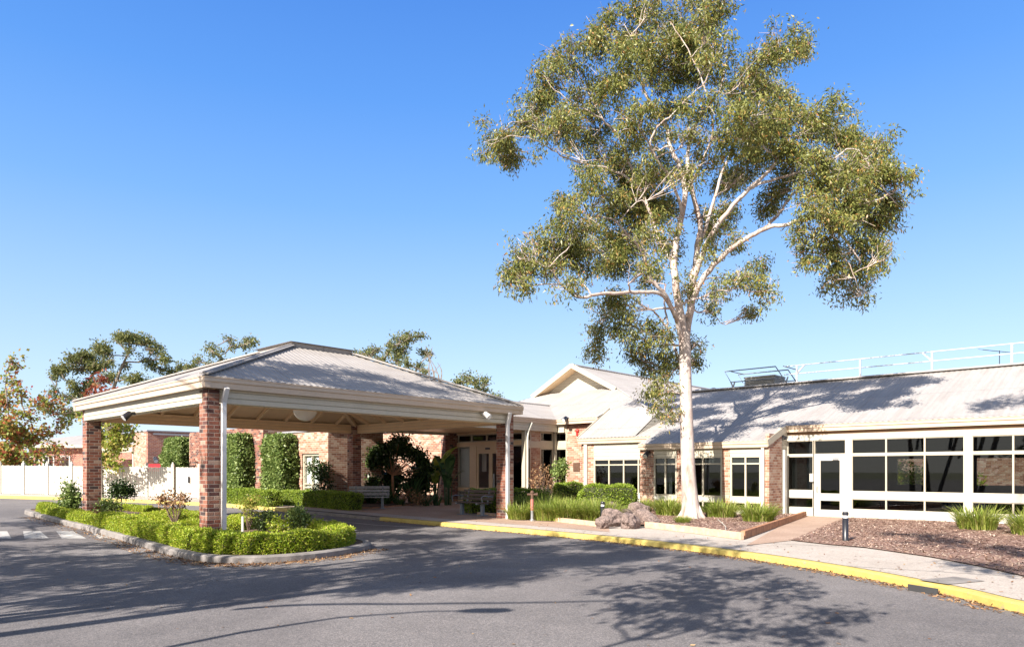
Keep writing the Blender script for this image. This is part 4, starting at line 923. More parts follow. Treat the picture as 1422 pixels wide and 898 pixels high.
def tuft(label, p, s=1.0, i=0, group=None, sz=1):
    o = bpy.data.objects.new('grass_tuft', TM[i%4]); C.objects.link(o); o.location = p; o.scale = (s,s,s*sz); o.rotation_euler = (0,0,random.uniform(0,6)); tag(o, label, 'ornamental grass', group); return o
def bp(u,v,h=.16): return gp(u,v,h)
for i,(u,v,s,lb) in enumerate(((1053,725,1.12,'bright grass tuft at the right corner of the gum bed before the brick pier'),(1002,719,1.1,'bright grass tuft just right of the gum trunk'),(975,713,.55,'little grass tuft touching the right foot of the gum trunk'),
    (930,716,1.12,'grass tuft just left of the gum trunk'),(889,711,.95,'grass tuft behind the right end of the lava rocks'),(862,708,.8,'grass tuft between the box hedge and lava rocks'),
    (1357,734,1.1,'large grass tuft before the white post of the glass wall'),(1436,742,1.1,'grass tuft cut by the right edge of the photo'),(948,727,.45,'small dry tuft at the left foot of the gum trunk'))):
    tuft(lb, bp(u,v,.15), s*1.0, i)
k = 0
for u in range(716,836,13):
    for v in (713,720):
        if v == 720 and 728 < u < 752: continue
        uu_ = u+(6 if v==720 else 0); vv = v+(u-716)*.035
        tuft('light green strappy grass in the massed row behind the pavement edge', bp(uu_,vv,.15), random.uniform(.9,1.25), k, 'massed grass row right of the canopy column'); k += 1
# ------------------------------------------------------------------ rocks
rk = [(848,717,.30),(866,713,.36),(884,719,.34),(897,727,.30),(852,729,.34),(873,732,.30),(837,732,.24),(908,731,.22),(866,724,.30),(894,715,.26)]
names = ['dark lava rock leaning at the back of the rock pile','largest upright lava rock on top of the pile','broad lava rock in the middle of the pile','lava rock at the right of the pile by the timber edge','front lava rock of the pile at the pavement','low flat lava rock at the pavement','small lava rock at the left end below the black bollard','outermost right lava rock beside the timber edging','lava rock wedged between larger ones in the pile','rear right lava rock under the grass tuft']
for i,((u,v,r),lb) in enumerate(zip(rk,names)):
    bm = bmesh.new(); bmesh.ops.create_icosphere(bm, subdivisions=4, radius=1)
    rr = random.Random(i); fc_ = [Vector((rr.gauss(0,1),rr.gauss(0,1),rr.gauss(0,1))).normalized() for _ in range(9)]; off = [rr.uniform(0,9) for _ in range(3)]
    from mathutils import noise as mn_
    for vtx in bm.verts:
        p = vtx.co.copy(); q = Vector((p.x*1.3+off[0],p.y*1.3+off[1],p.z*1.3+off[2]))
        cc = min((p-Vector(w_)).length for w_ in fc_); f = .78+.42*cc+.22*mn_.noise(q*1.5)+.06*mn_.noise(q*5); vtx.co = p*f
    me = bpy.data.meshes.new('rock'); bm.to_mesh(me); bm.free()
    p = bp(u,v,.15); o = link('lava_rock', me, M['rock'], None, (p.x,p.y,p.z+.04+r*.35)); o.scale = (r*rr.uniform(.85,1.1), r*rr.uniform(.7,.9), r*rr.uniform(.6,.85)); o.rotation_euler = (rr.uniform(-.4,.4),rr.uniform(-.4,.4),rr.uniform(0,6)); tag(o, lb, 'rock')
# ------------------------------------------------------------------ edging
def edging(label, pts, mat, h=.16, w=.10, z=.13):
    P = [Vector((p.x,p.y,z+h/2)) for p in pts]; mb = MB()
    for i in range(len(P)-1): 
        d = (P[i+1]-P[i]).normalized(); mb.beam(P[i]+d*.004, P[i+1]-d*.004, w, h)
    o = mb.build('timber_edging', M[mat], None, loc=tuple(P[0]), bevel=.008); tag(o, label, 'garden edging'); return o
edging('pale timber edging along the front of the gum tree bed', [gp(u,v,.13) for u,v in ((897,732),(965,740),(1031,749))], 'sleeper')
edging('reddish timber edging beside the path to the glass door', [gp(1031.5,748,.13), W(a_at(1124,24.0),23.6)], 'timber', .18)
edging('pale kerb stones along the massed grass row', [gp(u,v,.13) for u,v in ((712,717),(770,723.5),(835,731))], 'sleeper', .13)
edging('short pale timber edge behind the near bench', [gp(664,714,.13), gp(689,716.5,.13)], 'sleeper', .12)
edging('orange timber edging round the shaded garden under the canopy', [gp(u,v,.13) for u,v in ((470,706),(530,705),(570,701),(605,698),(634,697))], 'timber', .14)
# white stake / cane lying in the bed
p = gp(997,727,.2); q = gp(1008,737,.2); mb = MB(); mb.tube([p+Vector((0,0,.12)),p.lerp(q,.6)+Vector((.08,0,.05)),q],.009,6); tag(mb.build('garden_cane', M['white'], loc=tuple(p)), 'thin white cane lying on the mulch right of the gum trunk', 'garden cane')
# ------------------------------------------------------------------ benches
def bench(label, p, rz, sm_, lm):
    t_ = thing('park_bench', label, 'bench', tuple(p), rz=rz)
    w = .75
    mb = MB()
    for k in range(4): mb.box(-w,w,-.24+k*.125,-.24+k*.125+.10,.42,.45)
    mb.build('seat', M[sm_], t_, bevel=.005)
    mb = MB()
    for k in range(3): mb.beam((-w,.27+k*.035,.54+k*.125),(w,.27+k*.035,.54+k*.125),.03,.10)
    mb.build('backrest', M[sm_], t_, bevel=.005)
    for x in (-.5,.5):
        mb = MB(); mb.box(x-.05,x+.05,-.03,.07,0,.38); mb.beam((x,-.26,.40),(x,.26,.40),.06,.05); mb.beam((x,.24,.36),(x,.36,.86),.05,.04); mb.box(x-.09,x+.09,-.15,.2,0,.03)
        mb.build('leg', M[lm], t_)
    for x in (-w+.03,w-.03):
        mb = MB(); mb.tube([(x,.27,.62),(x,-.10,.66),(x,-.24,.62),(x,-.2,.45)],.018,8); mb.build('armrest', M[lm], t_)
    return t_
p = gp(655,715,.13); bench('dark slatted bench with grey pedestal legs beside the right canopy column', p, ROT-.02, 'slat', 'grey')
p = gp(512,706,.13); bench('weathered grey bench at the end of the shaded hedge under the canopy', p, .12, 'slatg', 'grey')
# ------------------------------------------------------------------ bollards
def bollard(label, p):
    t_ = thing('bollard_light', label, 'bollard', tuple(p), group='black bollard lights in the garden beds')
    mb = MB(); mb.lathe(p, [(.07,0),(.062,.02),(.062,.50)],18); mb.build('body', M['black'], t_, True)
    mb = MB(); mb.lathe(Vector(p)+Vector((0,0,.50)), [(.052,0),(.052,.06)],18); mb.build('lens', M['lens'], t_)
    mb = MB(); mb.lathe(Vector(p)+Vector((0,0,.56)), [(.064,0),(.064,.05),(.055,.07),(.01,.075)],18); mb.build('cap', M['black'], t_)
    return t_
bollard('black bollard light at the corner of the right mulch bed', gp(1174,751,.135)); bollard('black bollard light beside the lava rocks', gp(837,727,.135))
# red and white standpipe
p = gp(739,723,.13); hy = thing('fire_standpipe', 'red and white painted standpipe with round valve wheel in the grass row', 'standpipe', tuple(p))
mb = MB(); mb.lathe(p,[(.07,0),(.07,.05),(.045,.06),(.045,.32)],12); mb.build('lower_pipe', M['steel'], hy)
mb = MB(); mb.lathe(p+Vector((0,0,.32)),[(.05,0),(.05,.34)],12); mb.build('red_sleeve', plain('faded_red', (.42,.15,.12), .6, .3, 14), hy)
mb = MB(); mb.lathe(p+Vector((0,0,.66)),[(.045,0),(.045,.16),(.06,.18),(.06,.22),(.02,.26)],12); mb.tube([p+Vector((-.15,0,.80)),p+Vector((.13,0,.80))],.035,10); mb.tube([p+Vector((.13,0,.80)),p+Vector((.16,0,.80))],.06,12); mb.build('valve', M['plaque'], hy)
# ------------------------------------------------------------------ trees
def smooth_pts(P, n=4): return catmull(P, n)
class Tree:
    def __init__(s, name, label, cat, base, bark, leaf, group=None):
        s.t = thing(name, label, cat, tuple(base), group=group); s.base = Vector(base); s.mb = MB(); s.nodes = []; s.bark = bark; s.leaf = leaf
    def limb(s, pts, r0, r1, seg=10, wob=.0):
        P = smooth_pts(pts, 4); n = len(P); R = [r0+(r1-r0)*(i/(n-1))**.85 for i in range(n)]
        for i in range(1, n-1): P[i] = P[i]+Vector((random.gauss(0,wob),random.gauss(0,wob),random.gauss(0,wob)))
        s.mb.tube(P, R, seg)
        for p, r in zip(P, R): s.nodes.append((p, r))
        return P
    def connect(s, blobs, r=.05, twigs=8, tr=.012, up=.4):
        if True:
            NP = [(p, q) for p, q in s.nodes]
            order = sorted(blobs, key=lambda b: min((Vector(b[0])-p).length for p, q in NP))
            for c, rad in order:
                c = Vector(c); best = min(s.nodes, key=lambda pr: (c-pr[0]).length + max(0, pr[0].z-c.z+.2)*1.5 + (0 if pr[1] > r*.4 else .5))
                p0, q = best; rr = min(q*.7, r*(.5+.5*min(2,(c-p0).length)/2)); d = c-p0
                md = p0.lerp(c,.5)+Vector((random.gauss(0,.10),random.gauss(0,.10),-.08+random.gauss(0,.08)))*min(1.6,d.length)
                P = catmull([p0, p0.lerp(md,.5)+Vector((0,0,.03)), md, c],3); n = len(P); R = [rr+(tr*1.3-rr)*(i/(n-1)) for i in range(n)]
                s.mb.tube(P, R, 6)
                for p, q2 in list(zip(P, R))[2:]: s.nodes.append((p, q2))
                for k in range(twigs):
                    a = P[random.randint(n//2, n-1)]; u_ = Vector((random.gauss(0,1),random.gauss(0,1),random.gauss(up,.8))).normalized(); e = c+Vector((u_.x*rad[0],u_.y*rad[1],u_.z*rad[2]))*.92
                    m1 = a.lerp(e,.5)+Vector((random.gauss(0,.09),random.gauss(0,.09),random.gauss(0,.09)))*rad[0]*1.5
                    s.mb.tube([a,m1,e],[tr,tr*.75,tr*.35],4,False)
                    e2 = e.lerp(m1,.4)+Vector((random.gauss(0,.3)*rad[0],random.gauss(0,.3)*rad[1],random.gauss(0,.3)*rad[2])); s.mb.tube([m1,e2],[tr*.6,tr*.25],3,False)
    def finish(s, blobs, dens, L, Wd, droop=.8, spray=.16, per=9, shell=.5):
        s.mb.build('trunk', M[s.bark], s.t, True)
        loc = np.array(s.base); V, Q = blobs_leaves([(np.array(c)-loc, r) for c, r in blobs], dens, L, Wd, droop, spray, per, shell)
        link('crown', npmesh('crown', V, Q), M[s.leaf], s.t); return s.t
# --- the big gum
YT = 21.8
tb = Vector(((960.5-UC)*YT/F, YT, .15))
G_ = Tree('gum_tree', 'tall pale-trunked gum tree with spreading crown in the mulch bed', 'tree', tb, 'gumbark', 'gumleaf')
def T(u,v,dy=0): return at(u,v,YT+dy)
tr_pts = [Vector((tb.x,tb.y,.05)), T(958.5,695), T(956,660), T(954,600), T(952.5,550), T(951.5,500), T(950,462)]
P = smooth_pts(tr_pts,5); Rr = []
for p in P:
    z = p.z; Rr.append(.180+.055*max(0,1-z/4.5) + .15*math.exp(-max(0,z-.1)/.38))
G_.mb.tube(P, Rr, 24)
for p,r in zip(P,Rr):
    if p.z > 3: G_.nodes.append((p,r*.5))
for k in range(7):                                         # root flare
    an_ = k*.9+.3; d = Vector((math.cos(an_),math.sin(an_),0)); G_.mb.tube([tb+d*.16+Vector((0,0,.45)), tb+d*.30+Vector((0,0,.14)), tb+d*.47+Vector((0,0,-.04))],[.07,.08,.05],10)
limbs = [
 ([(950,470,0),(944,430,-.1),(938,390,-.2),(937,350,-.2),(944,310,-.1),(951,270,.2),(945,235,.5),(930,203,.8),(924,174,.9),(900,140,.8),(888,110,.8),(874,87,.7),(868,60,.6)],.165,.035),
 ([(952,470,.1),(958,430,.3),(962,390,.5),(968,350,.7),(972,310,.9),(960,260,1.2),(955,215,1.4),(965,175,1.5),(985,145,1.5),(1001,120,1.4),(1010,80,1.3)],.16,.035),
 ([(960,420,.2),(968,375,-.2),(985,330,-.6),(1010,295,-.9),(1040,262,-1.3),(1068,238,-1.6),(1090,205,-1.8),(1120,180,-2)],.13,.04),
 ([(955,440,0),(966,405,-.3),(985,375,-.6),(1010,350,-1),(1035,332,-1.3),(1062,317,-1.5),(1090,312,-1.7),(1115,305,-1.9),(1140,303,-2),(1160,318,-2),(1180,342,-2),(1195,365,-1.9)],.125,.03),
 ([(1140,303,-2),(1165,292,-2.2),(1190,285,-2.3),(1225,275,-2.2),(1245,262,-2)],.06,.02),
 ([(1062,317,-1.5),(1080,298,-1.2),(1092,283,-1),(1110,262,-.8),(1150,245,-.6),(1190,230,-.5)],.07,.02),
 ([(949,478,0),(940,446,-.3),(925,410,-.6),(903,387,-.9),(897,361,-1.1),(887,342,-1.2),(868,320,-1.4),(848,303,-1.5),(820,302,-1.5)],.10,.025),
 ([(940,446,-.3),(922,410,-.9),(890,406,-1.4),(859,407,-1.8),(828,409,-2.1),(803,413,-2.3),(788,402,-2.4),(778,392,-2.5),(766,377,-2.6),(744,364,-2.7),(720,360,-2.7)],.085,.02),
 ([(950,520,.1),(944,505,.3),(936,480,.5),(928,458,.7),(925,438,.8),(922,415,.9),(925,395,1.0)],.075,.03),
 ([(928,458,.7),(912,436,.6),(897,427,.4),(880,416,.2),(866,408,0),(840,400,-.2)],.045,.015),
 ([(925,440,.8),(905,455,1.0),(880,462,1.2),(850,470,1.3),(830,480,1.3)],.035,.012),
 ([(938,380,-.2),(930,358,0),(913,328,.3),(905,300,.5),(890,265,.7),(872,225,.8),(858,188,.8),(840,170,.8),(826,145,.8),(814,122,.8),(800,95,.7)],.085,.02),
 ([(890,265,.7),(868,245,.3),(842,233,0),(815,228,-.2),(790,222,-.4),(767,208,-.6),(741,194,-.8),(712,188,-.9)],.05,.015),
 ([(858,188,.8),(835,165,.4),(800,145,.2),(770,125,.1),(755,105,0)],.04,.012),
 ([(948,300,-.1),(935,255,-.5),(915,225,-.9),(903,205,-1.1),(912,178,-1.2),(935,158,-1.3),(953,139,-1.4),(980,112,-1.4),(990,70,-1.3)],.06,.018),
 ([(968,350,.7),(985,300,1.2),(1000,250,1.6),(1015,210,1.8),(1030,170,1.9),(1045,130,1.9),(1085,80,1.8)],.08,.02),
 ([(1040,262,-1.3),(1070,250,-1.5),(1110,240,-1.7),(1150,225,-1.8),(1185,205,-1.8),(1210,235,-1.7)],.06,.018),
 ([(972,390,.5),(1000,385,1.2),(1025,395,1.6),(1050,400,1.9)],.035,.012),
 ([(955,500,.1),(935,515,.5),(925,540,.6),(925,570,.6)],.035,.012),
 ([(951,270,.2),(975,225,-.3),(990,185,-.7),(985,140,-1),(970,100,-1.1),(950,60,-1.1),(930,30,-1)],.055,.015),
 ([(1140,303,-2),(1158,330,-2.3),(1175,360,-2.5),(1190,395,-2.5)],.035,.012),
]
for pts, r0, r1 in limbs: G_.limb([T(*p) for p in pts], r0*.82, r1*.62, 10, .015)
bl = [(695,190,26,30),(714,212,28,25),(731,172,26,22),(706,222,18,14),(760,108,30,26),(748,140,28,26),(790,75,32,26),(832,50,34,28),(880,42,36,28),(905,12,20,16),(945,35,42,32),(985,22,38,24),(800,135,32,26),(850,105,40,34),(900,98,40,34),(955,92,42,34),(1000,75,30,30),(1085,66,36,30),(1052,95,24,24),(1112,75,16,18),(1030,118,30,26),
(780,172,30,22),(828,178,34,26),(880,165,34,26),(930,150,28,24),(978,150,32,26),(1038,162,42,32),(1085,150,38,28),(1130,168,38,28),(1085,190,46,32),(1150,196,38,28),(1190,222,32,28),(1223,205,16,24),(1210,250,36,28),(1254,247,18,13),(1240,275,30,26),(1225,310,26,26),(1100,225,40,26),(1040,205,34,26),(1150,255,40,26),(1190,300,36,26),(1152,308,34,26),(1113,322,22,20),(1120,350,22,22),(1160,350,30,26),(1205,348,30,28),(1180,390,30,24),(1190,412,22,14),(1225,358,14,26),(1158,380,16,16),
(1050,380,20,22),(1064,405,16,20),(1028,388,18,16),(1045,434,13,9),(1000,402,16,20),(985,428,14,16),(1012,258,28,24),(1000,315,20,24),(1022,335,16,14),(985,345,14,18),(1040,232,30,20),
(870,240,44,26),(828,268,38,28),(890,280,44,34),(930,240,28,24),(782,282,20,16),(798,310,38,28),(855,318,38,28),(908,328,28,28),(745,338,28,20),(720,358,24,24),(765,368,30,20),(704,384,16,18),(728,394,20,14),(800,362,34,24),(848,362,28,20),(790,396,26,16),(903,372,22,18),
(840,432,26,20),(868,424,28,18),(830,462,18,20),(825,490,14,18),(880,452,28,20),(905,472,24,24),(900,510,18,20),(888,490,20,18),(925,505,20,24),(920,540,18,20),(925,574,20,14),(964,480,11,16),(905,545,14,14),(968,500,9,10),(958,400,16,20),(850,412,16,10),(905,205,26,22),(868,205,24,20),(955,190,26,20),(1000,190,24,18),(960,238,22,18),(985,222,22,18),(925,285,22,26),(815,232,18,14),(1062,290,26,18),(1085,262,26,20),(1122,282,26,18),(905,250,28,22),(1010,292,20,18),(735,362,26,18),(865,365,28,20),(870,345,26,18),(820,340,28,20),(780,335,26,20),(1172,240,30,22),(1190,272,30,22),(1215,292,26,20),(760,180,22,18),(745,165,20,18),(790,205,20,14),(840,215,24,16),(1135,225,30,24),(1215,240,26,22),(1060,120,26,22),(930,60,30,26),(900,385,20,18),(930,345,18,20),(975,300,16,18)]
blobs = []
rr = random.Random(5)
for (u,v,ru,rv) in bl:
    q = ((u-975)/310)**2+((v-235)/260)**2; half = 4.2*math.sqrt(max(.08,1-q)); 
    dy = rr.uniform(-1,1)*half*.8
    if v > 430: dy = rr.uniform(-.3,1.4)
    if u < 800 and v > 330: dy = rr.uniform(-3.2,-1.6)
    if u > 1100 and v > 230: dy = rr.uniform(-2.8,-.8)
    Y = YT+dy; p = at(u,v,Y); s = Y/F; blobs.append((tuple(p),(ru*s*1.12, (ru+rv)/2*s*1.25, rv*s*1.1)))
# sub-clumps so the crown breaks into many small masses with gaps
sub = []
for c, r in blobs:
    for k in range(13):
        u_ = Vector((rr.gauss(0,1),rr.gauss(0,1),rr.gauss(0,1))).normalized(); f = rr.uniform(.25,1.0); q = rr.uniform(.27,.50)
        sub.append(((c[0]+u_.x*r[0]*f, c[1]+u_.y*r[1]*f, c[2]+u_.z*r[2]*f),(r[0]*q,r[1]*q,r[2]*q*.85)))
G_.connect(blobs, .042, 10, .012)
print('SUB', len(sub)); G_.finish(sub, 165, .125, .036, 1.3, .10, 12, .5)
# --- trees standing behind and left of the camera, whose shade crosses the road and the canopy
EL = math.radians(34); TH = math.radians(36); SD = Vector((math.sin(TH), math.cos(TH), 0))
def up_sun(P, z): P = Vector(P); L = (z-P.z)/math.tan(EL); return Vector((P.x,P.y,0))-SD*L+Vector((0,0,z))
RB_ = random.Random(21)
def rb(n,u0,u1,v0,v1,z0,z1,r0,r1): return [(gp(RB_.uniform(u0,u1),RB_.uniform(v0,v1),0), RB_.uniform(z0,z1), RB_.uniform(r0,r1)) for _ in range(n)]
def shade_tree(label, base, lean, blobs_px, H, r0=.2, dens=45, stems=1, zs=1.0):
    t_ = Tree('gum_tree', label, 'tree', base, 'bark', 'gumleaf'); base = Vector(base); cr = []
    for (P, z, r) in blobs_px:
        z = z*zs; c = up_sun(P, z); cr.append((tuple(c),(r*1.15,r*1.15,r*.75)))
    cx = sum((Vector(c) for c,_ in cr), Vector())/len(cr)
    for k in range(stems):
        b0 = base+Vector((random.uniform(-.5,.5),random.uniform(-.5,.5),0))*k
        top = Vector((base.x+lean[0]*(1+.3*k),base.y+lean[1]*(1-.3*k),H)); md = b0.lerp(top,.5)+Vector((-lean[0]*.1,0,0))
        t_.limb([b0-Vector((0,0,.1)), b0.lerp(md,.5)+Vector((.1,0,0)), md, top.lerp(cx,.15)], r0, r0*.35, 10)
    big = cr; t_.connect(big, r0*.45, 5, .02)
    sb = []
    for c, r in cr:
        for k in range(5):
            u_ = Vector((random.gauss(0,1),random.gauss(0,1),random.gauss(0,.6))).normalized(); f = random.uniform(.4,1.1); q = random.uniform(.3,.5)
            sb.append(((c[0]+u_.x*r[0]*f,c[1]+u_.y*r[1]*f,c[2]+u_.z*r[2]*f),(r[0]*q,r[1]*q,r[2]*q)))
    t_.finish(sb, dens*1.9, .2, .07, .8, .12, 9)
G0 = lambda u,v: gp(u,v,0)
shade_tree('tall leaning gum left of the camera, nearest the road, unseen but shading it', (-10.2,2.4,0), (2.6,1.4), [(G0(640,775),11,1.0),(G0(560,762),12,1.0),(G0(720,770),12.5,1.1),(G0(790,762),13,1.0),(G0(860,758),13.5,1.0),(G0(560,795),10.5,.8),(G0(480,790),9.5,.8),(G0(700,748),14,1.0),(G0(840,782),12.5,.7),(G0(940,770),14,.9),(G0(420,800),9,.6)]+rb(20,500,900,744,795,10,14,.28,.6), 7.6, .17, 30, 1, .78)
shade_tree('gum with forked trunk left of the camera beyond the first', (-12.0,4.2,0), (1.2,1.6), [(G0(350,800),10,.8),(G0(520,745),13,1.0),(G0(600,742),14,1.1),(G0(250,790),10,.9),(G0(150,800),9,.8),(G0(60,820),8.5,.7),(G0(170,830),8,.6),(G0(330,830),9,.5)]+rb(30,-80,480,752,835,8,11,.25,.6)+rb(8,450,640,735,760,12,14,.4,.7), 7.6, .16, 30, 2, .78)
# roof and fascia shade on the canopy
cz = [(W(a,b,z),h,r) for a,b,z,h,r in ((-15.6,8,4,12,.7),(-15.7,9.5,4,12.5,.8),(-15.8,11,4,13,.8),(-15.6,12.3,4,13.5,.7),(-15.5,13.6,4,13.2,.6),(-15.3,15,4,13,.6),(-16.6,9,4.3,12,.6),(-16.6,11.6,4.3,13,.5),(-15.4,7.2,4,12,.6),(-16.0,10.2,4.1,12.6,.7),(-16.2,13,4.2,13,.7),(-17,8.2,4.5,12,.5),(-18,7.0,4,11.5,.5),(-16.8,14.6,4.3,13.5,.5),(-15.3,16.3,3.9,13.5,.4))]
shade_tree('tall gum far left of the camera whose top shades the canopy roof', (-15.5,3.0,0), (1.5,1.5), cz, 10.5, .2, 70)
shade_tree('broad gum behind the camera on the left', (-6.0,-2.5,0), (1.2,1.4), [(G0(985,805),11,.62),(G0(1060,815),11.3,.6),(G0(930,835),11,.6),(G0(1010,832),10.6,.55),(G0(900,818),11,.5),(G0(1105,812),11.5,.4),(G0(950,868),10,.42),(G0(1000,862),9.8,.45),(G0(1120,870),10,.4),(G0(1165,852),10.6,.25),(G0(960,792),12,.7),(G0(890,850),10.5,.3),(G0(1035,795),12,.5)], 5.2, .16, 50, 1, .6)
shade_tree('small gum behind the camera on the right shading the mulch bed', (5.5,-9.5,0), (1,3), [(G0(1330,765),9.5,.7),(G0(1400,775),9.5,.8),(G0(1290,752),10,.6),(G0(1400,800),9,.5),(G0(1250,748),10.5,.4),(G0(1350,790),9,.4),(Vector((15.5,21.5,3.6)),13.5,1.0),(Vector((17.0,21.0,3.5)),13.5,1.0)], 7.5, .15, 50)
shade_tree('autumn street tree to the left shading the crossing', (-19.0,9.0,0), (.6,.8), [(G0(60,722),6,1.2),(G0(20,745),6,.8),(G0(110,760),6.5,.8),(G0(60,775),6.5,.7),(G0(20,790),6.2,.6),(G0(120,790),7,.7),(G0(190,770),7.5,.7),(G0(230,805),7.5,.5)]+rb(18,-60,300,715,800,5.5,8,.5,.9), 4.5, .14, 32)
def lean_trunk(t_, P0, d, t0, t1, r0, r1):
    pts = []
    for k in range(9):
        t = t0+(t1-t0)*k/8; s0 = Vector((P0[0]+d[0]*t, P0[1]+d[1]*t, 0)); pts.append(up_sun(s0, max(-.1,(t-t0)*.66)) + Vector((0,0,0)))
    t_.limb(pts, r0, r1, 10)
st = Tree('gum_tree', 'slender twin-trunked gum left of the camera, out of the frame', 'tree', (-10.9,1.5,0), 'bark', 'gumleaf')
lean_trunk(st, (-5.15,7.08), (.716,.698), -8, 10.5, .17, .09)
lean_trunk(st, (-5.5,7.75), (.71,.704), -8, 7, .14, .08)
lean_trunk(st, (-5.3,9.6), (.73,.68), -8, 9, .12, .06)
lean_trunk(st, (-1.5,8.85), (1,.0), -4.5, 3.6, .05, .02) if False else None
stb = [(tuple(up_sun(gp(u,v,0),z)),(.7,.7,.5)) for u,v,z in ((560,808,9),(640,795,10),(720,785,11),(800,776,12),(690,800,10.5),(870,770,12.5),(380,812,7.5),(300,818,7))]
for pp, q0_, q1_ in (([(330,845,5.2),(400,840,5.8),(480,838,6.2),(560,838,6.5),(640,837,6.8),(740,836,7.1),(870,833,7.6)],.05,.028),([(-20,842,3),(110,824,4.2),(240,806,5.2),(360,794,6),(470,782,6.8),(600,768,7.6),(720,757,8.4)],.10,.05),([(-60,818,3),(80,803,4),(230,789,5),(380,776,6),(520,765,7),(640,752,8)],.09,.04),([(-60,860,2.4),(60,848,3.2),(200,832,4.2),(330,815,5.2),(430,806,6)],.08,.04)):
    st.limb([up_sun(G0(u,v),z) for u,v,z in pp], q0_, q1_, 8)
st.connect(stb, .05, 5, .02); st.finish(stb, 120, .2, .07, .8, .12, 9)
# street lamp out of frame whose shadow crosses the road
sl = thing('street_lamp', 'curved-arm street lamp standing left of the camera', 'street lamp', (-7.35,.95,0))
mb = MB(); mb.tube([(-7.35,.95,0),(-7.35,.95,3),(-7.3,.95,5.2),(-7.0,.97,5.8),(-6.3,1.0,6.05),(-5.9,1.0,6.08)],[.07,.055,.045,.03,.025,.02],10); mb.build('pole', M['steel'], sl)
mb = MB(); mb.tube([(-5.95,1.0,6.08),(-5.8,1.0,6.1),(-5.45,1.0,6.1),(-5.3,1.0,6.08)],[.03,.09,.10,.03],12); mb.build('lamp_head', M['steel'], sl, True)
# --- autumn and background trees
def simple_tree(name, label, Y, base_uv, trunk_uv, blobs_px, leaf, bark='bark', L=.3, Wd=.16, dens=9, tr=.12, group=None, droop=.3, spray=.25, per=8, subn=4, rd=1.1, twr=.03, shell=.5):
    p = at(base_uv[0], base_uv[1], Y); p.z = g(p.x,p.y)+.02
    t_ = Tree(name, label, 'tree', p, bark, leaf, group)
    t_.limb([p-Vector((0,0,.1))]+[at(u,v,Y+random.uniform(-.3,.3)) for u,v in trunk_uv], tr, tr*.3, 8)
    bs = []
    for (u,v,ru,rv) in blobs_px:
        q = at(u,v,Y+random.uniform(-1,1)*30*Y/F); s = Y/F; bs.append((tuple(q),(ru*s,(ru+rv)/2*s*rd,rv*s)))
    t_.connect(bs, tr*.5, 5, twr)
    sb = []
    for c, r in bs:
        for k in range(subn):
            u_ = Vector((random.gauss(0,1),random.gauss(0,1),random.gauss(0,1))).normalized(); f = random.uniform(.2,.85); q = random.uniform(.4,.62)
            sb.append(((c[0]+u_.x*r[0]*f,c[1]+u_.y*r[1]*f,c[2]+u_.z*r[2]*f),(r[0]*q,r[1]*q,r[2]*q)))
    t_.finish(sb, dens, L, Wd, droop, spray, per, shell); return t_
simple_tree('maple_tree', 'autumn maple with orange and red leaves at the left edge', 37, (20,688), [(18,650),(14,600),(8,540)],
 [(10,530,12,16),(22,505,7,16),(3,560,20,20),(35,575,16,14),(20,600,26,18),(45,610,22,14),(10,630,26,18),(45,635,22,12),(68,600,18,10),(78,560,8,8),(60,560,12,10),(30,545,8,14),(0,590,20,20),(72,625,16,9),(90,585,12,9),(20,645,22,8),(-25,560,28,28),(-25,620,30,24)], 'autumn', L=.19, Wd=.14, dens=42, tr=.10, spray=.16, subn=5)
simple_tree('maple_tree', 'small yellow and green maple seen under the left end of the canopy', 33, (143,689), [(141,660),(140,620),(143,590)],
 [(140,585,20,14),(162,590,18,14),(180,598,14,10),(135,610,16,12),(155,615,18,12),(140,635,18,12),(155,645,14,9),(138,652,12,6),(175,610,10,7),(125,570,14,10)], 'autumng', L=.16, Wd=.12, dens=130, tr=.07, spray=.13, subn=5)
simple_tree('maple_tree', 'red-topped maple showing above the canopy gutter at the left', 46, (138,690), [(138,640),(138,580),(140,545)],
 [(140,528,9,10),(133,545,10,8),(150,548,8,6),(163,545,8,5),(138,560,12,8)], 'redleaf', L=.24, Wd=.17, dens=14, tr=.10, spray=.2)
simple_tree('far_gum', 'large background gum with layered crown left of the canopy roof', 85, (150,688), [(150,620),(152,560),(165,520),(178,490)],
 [(178,468,18,9),(200,475,16,10),(215,485,14,8),(230,495,12,9),(180,488,12,7),(140,485,18,9),(120,495,20,9),(100,498,12,7),(85,512,16,8),(80,522,12,6),(112,512,14,9),(135,508,18,10),(150,500,12,8),(165,470,10,6),(100,535,12,8),(115,545,14,9),(95,550,10,7),(125,530,14,8),(175,508,8,6),(205,500,12,6),(225,512,16,8),(240,520,14,7),(150,525,16,8),(60,560,12,8),(70,570,12,7),(190,525,20,8),(250,510,10,7),(75,545,8,10),(95,570,14,10),(115,575,12,10)], 'fargum', L=.32, Wd=.15, dens=20, tr=.35, spray=.22, per=9, twr=.06, subn=6)
simple_tree('far_gum', 'wispy background gum between left gum and canopy peak', 80, (310,688), [(312,620),(312,560),(318,510)],
 [(292,484,10,7),(300,492,11,6),(318,470,9,6),(322,480,6,8),(345,472,11,6),(338,480,6,5),(350,476,9,5),(275,500,8,7),(270,510,9,6),(290,505,7,5),(310,502,8,4),(260,512,8,5)], 'fargum', L=.3, Wd=.14, dens=22, tr=.25, spray=.2, twr=.05, subn=6)
